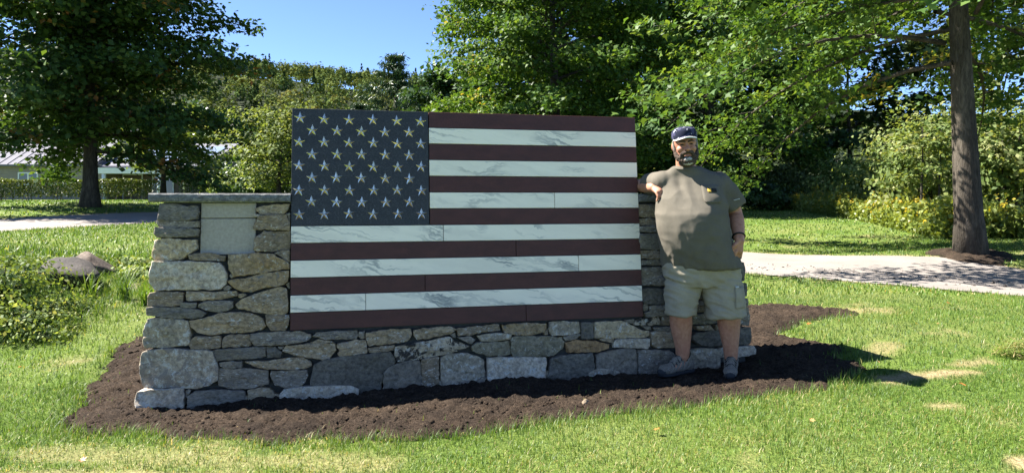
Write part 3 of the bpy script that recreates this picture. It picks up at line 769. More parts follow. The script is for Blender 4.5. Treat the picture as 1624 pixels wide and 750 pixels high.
('d',[3.207,0.415,3.368,0.414,3.525,0.404,3.53,0.332,3.516,0.256,3.359,0.258,3.198,0.264,3.2,0.34]),
('d',[3.203,0.249,3.372,0.247,3.537,0.235,3.543,0.185,3.531,0.129,3.365,0.132,3.196,0.139,3.197,0.194]),
('g',[3.146,0.126,3.345,0.122,3.541,0.109,3.548,0.081,3.537,0.048,3.341,0.053,3.143,0.061,3.142,0.094]),

]
def resample(P, step):
    P = np.array(P); out = []
    for i in range(len(P)):
        a = P[i]; b = P[(i + 1) % len(P)]; n = max(1, int(round(np.linalg.norm(b - a) / step)))
        for k in range(n): out.append(a + (b - a) * k / n)
    return np.array(out)
def chaikin(P, k=.14):
    Q = np.roll(P, -1, 0); out = np.empty((len(P) * 2, 2)); out[0::2] = P * (1 - k) + Q * k; out[1::2] = P * k + Q * (1 - k)
    return out
def stone_mesh(poly, depth, seed, proud=0.0, rough=1.0):
    """rounded block: outline poly (x,z metres), front bulging towards -y"""
    r = random.Random(seed)
    P = np.array(poly); area = .5 * np.sum(P[:, 0] * np.roll(P[:, 1], -1) - np.roll(P[:, 0], -1) * P[:, 1])
    if area > 0: P = P[::-1]
    c = P.mean(0); size = np.ptp(P, axis=0); s = min(size)
    Q = resample(chaikin(P, .045), max(.014, max(size) / 18))
    cen = Q.mean(0)
    jit = np.array([[mnoise.noise(Vector((q[0]*36, q[1]*36, seed))), mnoise.noise(Vector((q[0]*36, q[1]*36, seed + 9.5)))] for q in Q])
    Q = Q + jit * min(.008, s * .09)
    n = len(Q)
    tx, tz = r.uniform(-.07, .07), r.uniform(-.10, .06)
    bev = min(.006, s * .08)
    V = []; rings = []
    dist = np.linalg.norm(Q - cen, axis=1)
    def ring(scale_in, y, front=0.0):
        st = len(V)
        for q, dd in zip(Q, dist):
            k = max(0.0, 1 - scale_in / max(dd, 1e-4)) if scale_in < 1 else 0
            p = cen + (q - cen) * k
            yy = y
            if front > 0:
                h = mnoise.fractal(Vector((p[0]*7, p[1]*9, seed * 3.7)), .9, 2.1, 4) * .016 + mnoise.noise(Vector((p[0]*30, p[1]*38, seed))) * .0035
                hc = mnoise.cell(Vector((p[0]*11 + p[1]*5, p[1]*16, seed))) * .007
                yy = y - front * rough * min(1, s / .09) * (h + hc) + (p[0]-cen[0]) * tx + (p[1]-cen[1]) * tz
            V.append((p[0], yy, p[1]))
        rings.append(st)
    y0 = -proud
    ring(.004, depth); ring(0, depth * .45); ring(0, y0 + bev * 1.1, .4); ring(bev * .35, y0 + bev * .32, .8); ring(bev * 1.1, y0, 1)
    for fr in (.28, .5, .7, .88):
        st = len(V)
        for q, dd in zip(Q, dist):
            k0 = max(0.0, 1 - bev * 1.1 / max(dd, 1e-4)); p = cen + (q - cen) * k0 * (1 - fr)
            h = mnoise.fractal(Vector((p[0]*7, p[1]*9, seed * 3.7)), .9, 2.1, 4) * .016 + mnoise.noise(Vector((p[0]*30, p[1]*38, seed))) * .0035
            hc = mnoise.cell(Vector((p[0]*11 + p[1]*5, p[1]*16, seed))) * .007
            V.append((p[0], y0 - bev * .5 * fr - rough * min(1, s / .09) * (h + hc) + (p[0]-cen[0]) * tx + (p[1]-cen[1]) * tz, p[1]))
        rings.append(st)
    F = []
    for a, b in zip(rings[:-1], rings[1:]):
        for i in range(n):
            j = (i + 1) % n; F.append((a+i, a+j, b+j, b+i))
    V.append((cen[0], y0 - bev * .35, cen[1])); ci = len(V) - 1
    for i in range(n): F.append((rings[-1]+i, rings[-1]+(i+1) % n, ci))
    F.append(tuple(rings[0] + i for i in reversed(range(n))))
    V = np.array(V); o = np.array([cen[0], 0, cen[1]])
    me = bpy.data.meshes.new('stone'); me.from_pydata([tuple(p) for p in V - o], [], F)
    bm = bmesh.new(); bm.from_mesh(me); bmesh.ops.recalc_face_normals(bm, faces=bm.faces[:])
    for f in bm.faces: f.smooth = True
    for e in bm.edges:
        if len(e.link_faces) == 2 and e.calc_face_angle(0) > .75: e.smooth = False
    bm.to_mesh(me); bm.free(); me.update()
    return me, tuple(o)
for i, (c, fl) in enumerate(STONES):
    P = [(fl[k], fl[k+1]) for k in range(0, len(fl), 2)]
    xs = [p[0] for p in P]; zs = [p[1] for p in P]
    edge = min(xs) < -.86 or max(xs) > 3.46
    small = max(max(xs)-min(xs), max(zs)-min(zs)) < .10
    rnd = random.Random(i)
    bottom = min(zs) < -.42 or (min(zs) < -.36 and max(xs) > .9)
    if bottom:   # footing stones reach down into the soil
        zc = sum(zs) / len(zs); P = [(x, z - .07 if z < zc else z) for x, z in P]
    under = 0 < sum(xs) / len(xs) < FW and max(zs) < .03
    cx0 = sum(xs) / len(xs); cz0 = sum(zs) / len(zs)
    P = [(cx0 + (x - cx0) * (1 + (0.0 if small else .003) / max(.03, (max(xs)-min(xs))/2)), cz0 + (z - cz0) * (1 + .003 / max(.02, (max(zs)-min(zs))/2))) for x, z in P]
    pr = -.012 if small else rnd.uniform(-.008, .012) + (.012 if bottom else 0) + (.004 if under else 0)
    me, loc = stone_mesh(P, .44 if edge else rnd.uniform(.13, .2), i * 1.37 + 2, pr, 1.0)
    link('stone', me, MAT['stone_' + c], wall, loc)

# concrete core behind the stones: piers and the middle, leaning front, plumb back
def core_piece(name, x0t, x1t, x0b, x1b, zt, zb, yf, thick_t, thick_b, mat):
    vs = [(x0b, yf, zb), (x1b, yf, zb), (x1b, thick_b, zb), (x0b, thick_b, zb), (x0t, yf, zt + .1064 * yf), (x1t, yf, zt + .1064 * yf), (x1t, thick_t, zt + .1064 * thick_t), (x0t, thick_t, zt + .1064 * thick_t)]
    mb = MB(); mb.add(vs, [(0,3,2,1),(4,5,6,7),(0,1,5,4),(1,2,6,5),(2,3,7,6),(3,0,4,7)])
    return mb.build(name, mat, wall)
core_piece('mortar_core', -.005, 2.63, -.005, 2.63, -.006, -.62, .062, .44, .50, MAT['mortar'])
core_piece('mortar_core', -.855, -.006, -.92, -.006, .895, -.62, .075, .36, .52, MAT['mortar'])
core_piece('mortar_core', 2.631, 3.46, 2.631, 3.535, .895, -.62, .062, .36, .52, MAT['mortar'])
# bare concrete blocks in the recess kept free for a plaque
for (x0, x1, z0, z1) in ((-.605, -.242, .791, .8965), (-.605, -.242, .535, .786)):
    mb = MB(); mb.box(x0, x1, .040, .10, z0, z1)
    o = link('concrete_block', bevel_mesh(mb.mesh('concrete_block'), .004, 1), MAT['concrete'], wall)
    o['label'] = 'bare grey concrete block in the plaque recess'
# back face courses
rb = random.Random(77); z = -.55
while z < .84:
    h = rb.uniform(.08, .17); h = min(h, .885 - z)
    x = -.88 - .05 * (z < .2)
    while x < 3.46:
        w = rb.uniform(.18, .42); x1 = min(x + w, 3.5)
        if x1 - x > .06 and not (z > .02 and x1 > -.02 and x < 2.66 and z + h > -.02):
            yb = .52 - (.16 if z > -.01 else .06) * ((z + .62) / 1.5) + .02
            mb = MB(); d = .09
            g_ = .006
            mb.box(x + g_, x1 - g_, yb - .02, yb + d + rb.uniform(-.01, .02), z + g_, z + h - g_)
            link('stone', bevel_mesh(mb.mesh('stone'), .014, 2), MAT['stone_' + rb.choice('gntbe')], wall)
        x = x1
    z += h

# slate caps on the two piers
def cap(x0, x1, label):
    mb = MB(); zc = .897; n = 24
    inv = WM.inverted()
    pf = WM @ Vector((x0, 0, zc)); pl = WM @ Vector((x1, 0, zc))
    front = -.035; back = .60; th = .062
    vs = []; fs = []
    prof = [(back, 0), (front + .012, 0), (front, .010), (front - .003, .03), (front + .001, .052), (front + .012, th), (back, th)]
    rr = random.Random(int(x0 * 100))
    for i in range(n + 1):
        t = i / n; base = pf.lerp(pl, t)
        for d, hh in prof:
            e = rr.uniform(-.003, .003) if d < .1 else 0
            p = base - _n * (d + e) + Vector((0, 0, hh + (e * .6 if 0 < hh < th else 0)))
            vs.append(inv @ p)
    m = len(prof)
    for i in range(n):
        for k in range(m):
            fs.append((i*m+k, i*m+(k+1) % m, (i+1)*m+(k+1) % m, (i+1)*m+k))
    fs.append(tuple(range(m))); fs.append(tuple(reversed(range(n*m, n*m+m))))
    mb.add(vs, fs)
    me = mb.mesh('cap_slab')
    bm = bmesh.new(); bm.from_mesh(me); bmesh.ops.recalc_face_normals(bm, faces=bm.faces[:]); bm.to_mesh(me); bm.free()
    o = link('cap_slab', me, MAT['cap'], wall); o['label'] = label
    return o
cap(-.925, -.004, 'rough edged blue grey slate cap on the left pier')
cap(FW + .004, FW + .905, 'rough edged blue grey slate cap under the man\'s elbow')

# the flag: slabs of stone on a block backing
flag = empty('stone_flag', matrix=WM, label='large flag of red granite, white marble and dark starred slab set in the wall', cat='flag')
mb = MB(); mb.box(.006, FW - .006, .038, .235, .004, FH - .006); mb.build('backing_block', MAT['grout'], flag)
SH = FH / 13; GAP = .0022; CW, CZ = .3717 * FW, SH * 6
def slab(name, x0, x1, z0, z1, mat, front=-.012, thick=.05):
    mb = MB(); w, h = (x1 - x0) / 2, (z1 - z0) / 2
    mb.box(-w, w, front, front + thick, -h, h)
    return link(name, bevel_mesh(mb.mesh(name), .0016, 1), mat, flag, ((x0+x1)/2, random.uniform(-.0012, .0012), (z0+z1)/2))
joints = {5: .7384, 7: .4105, 8: .6191, 9: .8057, 10: .3577, 11: .1961, 12: .6441}
for k in range(13):
    z1 = FH - k * SH - GAP; z0 = FH - (k + 1) * SH + GAP
    x0 = CW + GAP if k < 7 else 0.0
    cuts = [x0] + ([joints[k] * FW] if k in joints else []) + [FW]
    nm, mt = ('red_granite_stripe', MAT['red_granite']) if k % 2 == 0 else ('white_marble_stripe', MAT['marble'])
    for a, b in zip(cuts[:-1], cuts[1:]):
        slab(nm, a + (GAP * .8 if a > 0 else 0), b - (GAP * .8 if b < FW else 0), z0, z1, mt)
canton = slab('canton', 0, CW - GAP, CZ + GAP, FH - GAP, MAT['blue_granite'])
canton['label'] = 'dark blue grey slab with fifty faceted stars'
# one faceted five pointed star, shared by all fifty
vs = []; R_, r_i = .0455, .0455 * .40
for k in range(10):
    a = math.pi / 2 + k * math.pi / 5; q = R_ if k % 2 == 0 else r_i
    vs.append((math.cos(a) * q, 0, math.sin(a) * q))
vs += [(x, .004, z) for x, y, z in vs[:10]] + [(0, -.0135, 0)]
fs = [(k, (k+1) % 10, 20) for k in range(10)] + [(k, k + 10, (k+1) % 10 + 10, (k+1) % 10) for k in range(10)]
star_me = bpy.data.meshes.new('star'); star_me.from_pydata(vs, [], fs)
bm = bmesh.new(); bm.from_mesh(star_me); bmesh.ops.recalc_face_normals(bm, faces=bm.faces[:])
if sum(f.normal.y for f in bm.faces if len(f.verts) == 3) > 0: bmesh.ops.reverse_faces(bm, faces=bm.faces[:])
bm.to_mesh(star_me); bm.free(); star_me.materials.append(MAT['star'])
cx0, cz0 = canton.location.x, canton.location.z
for row in range(9):
    for col in range(6 if row % 2 == 0 else 5):
        x = .052 + (col * 2 + row % 2) * .0866; z = 1.5 - row * .0864
        s_ = bpy.data.objects.new('star', star_me); COL.objects.link(s_); s_.parent = canton
        s_.location = (x - cx0 + random.uniform(-.003, .003), -.0125, z - cz0 + random.uniform(-.003, .003))
        s_.rotation_euler = (random.uniform(-.04, .04), random.uniform(-.09, .09), random.uniform(-.05, .05))

# ------------------------------------------------------------------ vegetation
KITE = (np.array([(0,0,0),(.36,.45,.05),(0,1,-.08),(-.36,.45,.05)]), [np.array([[0,1,2,3]])])
LOBED = (np.array([(0,0,0),(.52,.30,.04),(.17,.50,.0),(0,1,-.1),(-.17,.50,.0),(-.52,.30,.04)]),
         [np.array([[0,1,2],[0,4,5]]), np.array([[0,2,3,4]])])
BLADE = (np.array([(0,0,0),(.11,.4,.02),(0,1,-.12),(-.11,.4,.02)]), [np.array([[0,1,2,3]])])
def unit(a): return a / (np.linalg.norm(a, axis=1)[:, None] + 1e-9)
def leaves(C, nrm, siz, tone, rng, shape=KITE, droop=.0):
    """one leaf per row of C with normal nrm"""
    n = len(C); T, Fs = shape
    t = rng.standard_normal((n, 3)); t[:, 2] -= droop
    nrm = unit(nrm); t = unit(t - nrm * np.sum(t * nrm, 1)[:, None]); b = np.cross(nrm, t)
    V = C[:, None] + siz[:, None, None] * (T[None, :, 0:1] * b[:, None] + (T[None, :, 1:2] - .5) * t[:, None] + T[None, :, 2:3] * nrm[:, None])
    base = (np.arange(n) * len(T))[:, None, None]
    F3 = [(f[None] + base).reshape(-1, f.shape[1]) for f in Fs]
    tri = [f for f in F3 if f.shape[1] == 3]; quad = [f for f in F3 if f.shape[1] == 4]
    F = ([np.concatenate(tri)] if tri else []) + ([np.concatenate(quad)] if quad else [])
    return V.reshape(-1, 3), F, np.repeat(tone, len(T))
def merge(parts):
    V = []; To = []; F = {}; off = 0
    for v, fs, t in parts:
        V.append(v); To.append(t)
        for f in fs: F.setdefault(f.shape[1], []).append(f + off)
        off += len(v)
    return np.concatenate(V), [np.concatenate(f) for f in F.values()], np.concatenate(To)

def tree(name, label, base, H, tr, env, nl=34, twigs=9, per=85, leaf=.11, mat='maple_leaf', bark='bark', seed=1, z0=.25, droop=.25, rise=.55,
         spread=.42, flat=.45, shape=KITE, group=None, lean=(0, 0), reject=None, tone=(.0, .92), accent=.02, twig_len=.9, mat_trunk_sides=14, top=.97, s0=.22, flare=.55, lw=.42, thin=None):
    """env(t): crown radius at height fraction t; limbs leave the trunk, twigs leave the limbs, leaves sit round the twigs"""
    rng = np.random.default_rng(seed); rd_ = random.Random(seed)
    bx_, by_, bz_ = base
    t = empty(name, (bx_, by_, bz_), label, 'tree', group)
    # trunk
    npt = 16; P = []; R = []
    wob = (rd_.uniform(0, 6), rd_.uniform(0, 6))
    for i in range(npt + 1):
        s = i / npt; h = s * H * top
        P.append(Vector((lean[0] * h + .012 * H * math.sin(s * 5 + wob[0]) * s, lean[1] * h + .012 * H * math.sin(s * 4 + wob[1]) * s, h - .12 * (i == 0))))
        R.append(tr * (1 - .9 * s ** .9) * (1 + flare * math.exp(-h / .28)))
    def trunk_at(h):
        s = min(.999, h / (H * top)) * npt; i = int(s); return P[i].lerp(P[i+1], s - i), R[i] * (1 - (s - i)) + R[i+1] * (s - i)
    mb = MB(); mb.tube(P, R, mat_trunk_sides); mb.build('trunk', MAT[bark], t, True)
    lm = MB(); C = []; D = []; Rk = []
    for k in range(nl):
        f = (k + rd_.random()) / nl
        hf = z0 + (top - .04 - z0) * f ** .85
        az = k * 2.39996 + rd_.uniform(-.35, .35)
        p0, r0 = trunk_at(hf * H)
        L = max(.3, env(hf) * rd_.uniform(.82, 1.12))
        el = rise * (hf - z0) * 2.2 + rd_.uniform(-.12, .18)
        dirv = Vector((math.cos(az), math.sin(az), 0))
        pts = []
        m = 7
        for i in range(m + 1):
            s = i / m
            zz = math.tan(min(1.1, el)) * L * s * (1 - .25 * s) - droop * (1 - hf) * L * s * s
            side = Vector((-dirv.y, dirv.x, 0)) * (math.sin(s * 3 + k) * .07 * L)
            pts.append(p0 + dirv * (L * s) + side + Vector((0, 0, zz)))
        rr = [max(.006, r0 * lw * (1 - .9 * i / m)) for i in range(m + 1)]
        n_ok = 0
        nt_ = max(3, int(twigs * (.5 + .5 * L / max(.5, env(.4)))))
        for j in range(nt_):
            s = s0 + (1 - s0) * ((j + rd_.random()) / nt_)
            i = min(m - 1, int(s * m)); q = pts[i].lerp(pts[i+1], s * m - i)
            sd_ = (-1 if j % 2 else 1); tl = twig_len * L ** .5 * .5 * rd_.uniform(.5, 1.2) * (1.15 - .55 * s)
            d = (dirv * .75 + Vector((-dirv.y, dirv.x, 0)) * sd_ * rd_.uniform(.5, 1.1) + Vector((0, 0, rd_.uniform(-.25, .35)))).normalized()
            if s > .93: d = dirv.copy()
            e = q + d * tl
            if reject and reject(e + Vector(base)): continue
            n_ok += 1
            lm.tube([q, q.lerp(e, .5) + Vector((0, 0, .03)), e], [max(.004, rr[i] * .35), .006, .003], 4, False)
            C.append(q.lerp(e, .65)[:]); D.append((d * tl)[:]); Rk.append(s)
        if n_ok > nt_ * .4: lm.tube(pts, rr, 6, False)
    lm.build('limbs', MAT[bark], t, True)
    C = np.array(C); D = np.array(D); nc = len(C)
    cl = np.repeat(np.arange(nc), per); n = len(cl)
    ctone = rng.uniform(-.16, .16, nc)
    g = rng.standard_normal((n, 3)); g *= (rng.random(n) ** .35 / (np.linalg.norm(g, axis=1) + 1e-9))[:, None]
    along = rng.uniform(-.75, .6, n)[:, None]
    sp = spread * rng.uniform(.65, 1.25, nc)[cl][:, None]
    X = C[cl] + D[cl] * along + g * sp * np.array([1, 1, flat])
    X[:, 2] -= .12 * np.sum(g[:, :2] ** 2, 1) * sp[:, 0]
    nr = rng.standard_normal((n, 3)) * .55; nr[:, 2] += .9; nr[:, :2] += unit(X[:, :2]) * .35
    tn = np.clip(tone[0] + (tone[1] - tone[0]) * (.45 + ctone[cl] + rng.uniform(-.35, .35, n)), tone[0], tone[1])
    acc = rng.random(nc) < accent
    hot = acc[cl] & (rng.random(n) < .6); tn[hot] = rng.uniform(.95, 1.0, hot.sum())
    sz = leaf * rng.uniform(.65, 1.25, n)
    if thin is not None:      # crown tops far overhead: fewer, larger leaves
        hi = X[:, 2] > thin; keep_ = ~hi | (rng.random(n) < .38); sz[hi] *= 1.6
        X, nr, tn, sz = X[keep_], nr[keep_], tn[keep_], sz[keep_]
    V, F, To = leaves(X, nr, sz, tn, rng, shape, .5)
    link('crown', mesh_np('crown', V, F, False, {'tone': To}), MAT[mat], t)
    return t

def dome(lo, r, peak=.45, p=.6, q=.75):
    def e(t):
        if t < peak: return r * (.62 + .38 * max(0, (t - lo) / max(.01, peak - lo)) ** p)
        return r * max(.03, 1 - ((t - peak) / (1 - peak)) ** 2) ** q
    return e

# the three lawn trees
tree('oak_tree', 'broad dark oak with a straight trunk on the grass before the hedge', (-13.14, 22.0, 1.02), 11.5, .23, dome(.12, 4.3, .24, .5, .9), nl=84, twigs=15, per=72, leaf=.19,
     mat='oak_leaf', bark='bark_dark', seed=3, z0=.15, droop=.30, rise=.62, spread=.62, flat=.62, accent=.05, twig_len=1.0, s0=.06, thin=7.5)
tree('maple_tree', 'big bright green maple rising behind the stone flag', (2.0, 33.0, .95), 15, .32, dome(.08, 5.6, .36, .5), nl=72, twigs=14, per=85, leaf=.215,
     mat='maple_leaf', bark='bark_dark', seed=8, z0=.10, droop=.42, rise=.5, spread=.72, flat=.72, accent=.01, thin=10.6)
def over_view(p):      # limbs on the drive side were pruned high
    return (p.y < 12.2 and p.z < 1.5 + (p.y) * .245 and p.x > 5.2) or (p.z < 3.0 and p.x > 6.2) or (p.x > 6.9 and p.y < 13.4 and p.z < 4.1)
tree('maple_tree', 'maple with a thick grey trunk in a mulch ring right of the drive', (8.45, 13.0, .26), 12.0, .255, dome(.18, 6.0, .4, .4), nl=70, twigs=15, per=100, leaf=.13,
     mat='maple_leaf', bark='bark', seed=15, z0=.27, droop=.62, rise=.5, spread=.55, flat=.42, shape=LOBED, lean=(-.055, 0), accent=.02, reject=over_view, flare=.22, lw=.30, thin=6.8)
tree('maple_tree', 'wide leafy maple farther back, left edge against the sky', (3.2, 46, 1.1), 20, .42, dome(.08, 8.0, .36, .5), nl=70, twigs=13, per=80, leaf=.32,
     mat='maple_leaf', bark='bark_dark', seed=23, z0=.07, droop=.42, rise=.5, spread=1.1, flat=.68, accent=.01, thin=13.5)
tree('maple_tree', 'tall leafy maple whose crown fills the gap behind the man', (11.5, 41, 1.0), 20, .42, dome(.08, 7.4, .36, .5), nl=72, twigs=14, per=90, leaf=.26,
     mat='maple_leaf', bark='bark_dark', seed=29, z0=.07, droop=.42, rise=.5, spread=1.1, flat=.68, accent=.01, thin=12)
# smaller and farther trees
tree('young_tree', 'slim young tree with lime leaves in the gap of the hedge', (-16.6, 33.6, 1.25), 4.4, .15, dome(.3, 2.6, .45), nl=24, twigs=7, per=48, leaf=.21, mat='pale_leaf', bark='bark_dark', seed=31, z0=.3, spread=.5, tone=(.0, .55))
tree('crab_tree', 'open pale green crab tree just left of the flag', (-9.6, 29.0, 1.2), 3.3, .12, dome(.2, 2.0, .45), nl=26, twigs=8, per=46, leaf=.15, mat='pale_leaf', bark='bark_dark', seed=33, z0=.18, spread=.5, flat=.7, lean=(.06, 0))
for i, (x, y, h, r, m, lb) in enumerate([
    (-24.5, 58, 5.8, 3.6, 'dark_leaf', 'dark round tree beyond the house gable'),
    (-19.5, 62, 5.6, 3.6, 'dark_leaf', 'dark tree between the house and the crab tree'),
    (-15.5, 66, 5.2, 3.8, 'pale_leaf', 'mid green tree behind the crab tree'),
    (-29, 78, 7.6, 4.4, 'hedge_leaf', 'olive tree on the foot of the hill left of the flag'),
    (-23, 84, 7.8, 4.6, 'hedge_leaf', 'round olive tree on the foot of the hill beside the canton'),
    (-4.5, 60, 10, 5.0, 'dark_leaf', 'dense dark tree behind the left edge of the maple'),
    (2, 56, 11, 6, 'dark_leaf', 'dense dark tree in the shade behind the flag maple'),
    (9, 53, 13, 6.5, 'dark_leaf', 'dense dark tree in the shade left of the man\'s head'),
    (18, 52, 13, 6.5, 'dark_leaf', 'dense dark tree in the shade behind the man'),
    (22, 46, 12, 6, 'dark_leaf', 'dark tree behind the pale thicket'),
    (29, 42, 13, 6.5, 'hedge_leaf', 'tall olive tree behind the thicket right of the maple trunk'),
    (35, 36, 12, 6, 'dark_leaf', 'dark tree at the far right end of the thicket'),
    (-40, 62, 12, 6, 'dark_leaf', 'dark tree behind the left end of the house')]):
    tree('background_tree', lb, (x, y, gz(x, y) - .1), h, .22, dome(.08, r, .38, .5), nl=32, twigs=8, per=46, leaf=.46, mat=m, bark='bark_dark', seed=50 + i, z0=.06, droop=.4, spread=1.0, flat=.6, group='trees along the back of the lawn', mat_trunk_sides=8)

def pine(name, label, base, H, r, seed, whorls=13, per=26, leaf=.55, group='pines on the foot of the hill'):
    rng = np.random.default_rng(seed); rd_ = random.Random(seed)
    t = empty(name, base, label, 'tree', group)
    mb = MB(); mb.tube([(0,0,-.3),(0,0,H*.5),(.1,0,H)], [r*.09, r*.05, .03], 8); mb.build('trunk', MAT['bark_dark'], t, True)
    lm = MB(); C = []; 
    for w in range(whorls):
        f = .14 + .85 * w / (whorls - 1); L0 = r * 1.3 * (1.04 - f) ** 1.0
        for j in range(5):
            az = w * 1.1 + j * 1.2566 + rd_.uniform(-.4, .4); L = L0 * rd_.uniform(.5, 1.2)
            e = Vector((math.cos(az) * L, math.sin(az) * L, f * H + L * (.12 + .42 * f)))
            lm.tube([(0, 0, f * H), e * .5 + Vector((0, 0, f * H * .5)), e], [.06, .04, .015], 4, False)
            for s in (.55, .72, .86, 1.0):
                C.append((e.x * s, e.y * s, f * H + (e.z - f * H) * s + .1))
    C += [(0, 0, H * k) for k in (.96, .985, 1.01)]
    lm.build('limbs', MAT['bark_dark'], t)['kind'] = 'stuff'
    C = np.array(C); n = len(C) * per; cl = np.repeat(np.arange(len(C)), per)
    X = C[cl] + rng.standard_normal((n, 3)) * np.array([.36, .36, .15]) * (r / 6)
    nr = rng.standard_normal((n, 3)); nr[:, 2] += .5
    V, F, To = leaves(X, nr, leaf * rng.uniform(.6, 1.3, n), rng.uniform(0, .9, n), rng, BLADE)
    link('crown', mesh_np('crown', V, F, False, {'tone': To}), MAT['pine_leaf'], t)
    return t
pine('pine_tree', 'tall white pine standing above the canton corner', (-15.2, 92, 1.3), 18.2, 7.6, 5, leaf=.6, per=46)
pine('pine_tree', 'lower pine just right of the tall one, half behind the maple', (-10.2, 97, 1.3), 16.5, 6.8, 6, leaf=.6, per=46)
pine('pine_tree', 'dark pine left of the tallest one, over the canton middle', (-21.5, 108, 1.3), 14.0, 6.0, 7, leaf=.6, per=44)
pine('pine_tree', 'small pine at the left foot of the tallest one', (-19.2, 88, 1.3), 11.5, 5.2, 9, leaf=.5, per=36)

# wooded hill far behind
def hill_z(x, y):
    top = np.interp(x, [-600, -320, -165, -130, -60, 90, 300, 600], [68, 74, 72.5, 70, 62, 56, 46, 40])
    return 1.0 + top * sstep(140, 430, y) * (1 - .55 * sstep(445, 800, y)) - 2.5 * sstep(140, 132, y)
hx = np.linspace(-620, 620, 90); hy = np.linspace(132, 820, 60); HX, HY = np.meshgrid(hx, hy)
hv = np.stack([HX.ravel(), HY.ravel(), hill_z(HX.ravel(), HY.ravel()) + (fbm(HX.ravel() * .02, HY.ravel() * .02, 3, 2) - .5) * 4], 1)
hi = np.arange(90 * 60).reshape(60, 90)
hill = link('hill', mesh_np('hill', hv, np.stack([hi[:-1,:-1].ravel(), hi[:-1,1:].ravel(), hi[1:,1:].ravel(), hi[1:,:-1].ravel()], 1), True), simple('hill_floor', (.016, .024, .010), .95, .1, scale=.2, bmp=0))
tag(hill, 'wooded hill rising behind the lawn', None, kind='structure')
r_ = np.random.default_rng(9); parts = []
for i in range(1400):
    x = r_.uniform(-330, 150) if i % 3 else r_.uniform(-185, -20)
    wide = i % 7 == 0
    if wide: x = r_.uniform(-600, -320) if i % 2 else r_.uniform(150, 420)
    y = 150 + 285 * r_.random() ** .95
    if i % 5 == 0: y = r_.uniform(390, 446)
    if i % 6 == 1: y = r_.uniform(134, 200); x = r_.uniform(-170, -5)
    z = float(hill_z(np.array([x]), np.array([y]))[0])
    con = r_.random() < .14
    h = r_.uniform(7.5, 12.5) * (1.15 if con else 1); rr = r_.uniform(3.0, 6.0) * (1.7 if wide else 1)
    n = 130 if -190 < x < 0 else 45
    ct = r_.choice([.22, .3, .4, .48, .56, .66, .78, .9], p=[.10, .18, .22, .2, .14, .09, .05, .02])
    g = unit(r_.standard_normal((n, 3)))
    if con:
        hh = r_.random(n) ** 1.4; X = np.stack([g[:, 0] * rr * .7 * (1.02 - hh), g[:, 1] * rr * .7 * (1.02 - hh), h * (.1 + .95 * hh)], 1); ct = .04
    else:
        g[:, 2] = np.abs(g[:, 2]) * 1.25 - .35
        bl = 1 + .28 * np.sin(g[:, 0] * 4 + i) * np.cos(g[:, 1] * 5 + i)
        X = g * np.array([rr, rr, h * .42]) * (bl * r_.uniform(.75, 1.05, n))[:, None] + np.array([0, 0, h * .58])
    X += np.array([x, y, z])
    nr = g + r_.standard_normal((n, 3)) * .5; nr[:, 2] += .4
    parts.append(leaves(X, nr, r_.uniform(.7, 1.7, n), np.clip(ct + r_.uniform(-.16, .06) + r_.uniform(-.06, .06, n), 0, 1), r_, KITE))
V, F, To = merge(parts)
fo = link('hillside_forest', mesh_np('hillside_forest', V, F, False, {'tone': To}), MAT['hill_leaf'])
tag(fo, 'mixed forest on the far hillside turning to autumn', 'forest', kind='stuff')

# shrubs, hedges, weeds
def shrub(name, label, base, size, n, leaf, mat, seed, shape=KITE, group=None, cat='shrub', stems=7, tone=(0, .95), lump=.25, hollow=.45, bark='bark_dark', up=.3):
    rng = np.random.default_rng(seed); rd_ = random.Random(seed)
    t = empty(name, base, label, cat, group)
    mb = MB()
    for k in range(stems):
        a = k * 2.4 + rd_.random(); e = Vector((math.cos(a) * size[0] * .6 * rd_.random(), math.sin(a) * size[1] * .6 * rd_.random(), size[2] * rd_.uniform(.6, .95)))
        mb.tube([(e.x * .15, e.y * .15, -.1), e * .5 + Vector((rd_.uniform(-.1, .1) * size[0], 0, 0)), e], [.012 * size[2] + .006, .008 * size[2] + .004, .004], 5, False)
    mb.build('stems', MAT[bark], t)['kind'] = 'stuff'
    g = unit(rng.standard_normal((n, 3))); rr = hollow + (1 - hollow) * rng.random(n) ** .6; rr[rng.random(n) < .10] *= 1.28
    l = 1 + lump * (np.sin(g[:, 0] * 5 + seed) * np.sin(g[:, 1] * 4 + seed * 2) + .6 * np.sin(g[:, 2] * 7 + g[:, 0] * 6 + seed))
    X = g * (rr * l)[:, None]; X[:, 2] = np.abs(X[:, 2] * .5 + .5) * .98 + .02
    X = X * np.array(size)
    nr = g + rng.standard_normal((n, 3)) * .6; nr[:, 2] += up
    tn = np.clip(tone[0] + (tone[1] - tone[0]) * (.5 + .3 * np.sin(g[:, 0] * 6 + g[:, 2] * 5 + seed) + rng.uniform(-.35, .35, n)), tone[0], tone[1])
    V, F, To = leaves(X, nr, leaf * rng.uniform(.6, 1.3, n), tn, rng, shape)
    link('foliage', mesh_np('foliage', V, F, False, {'tone': To}), MAT[mat], t)
    return t
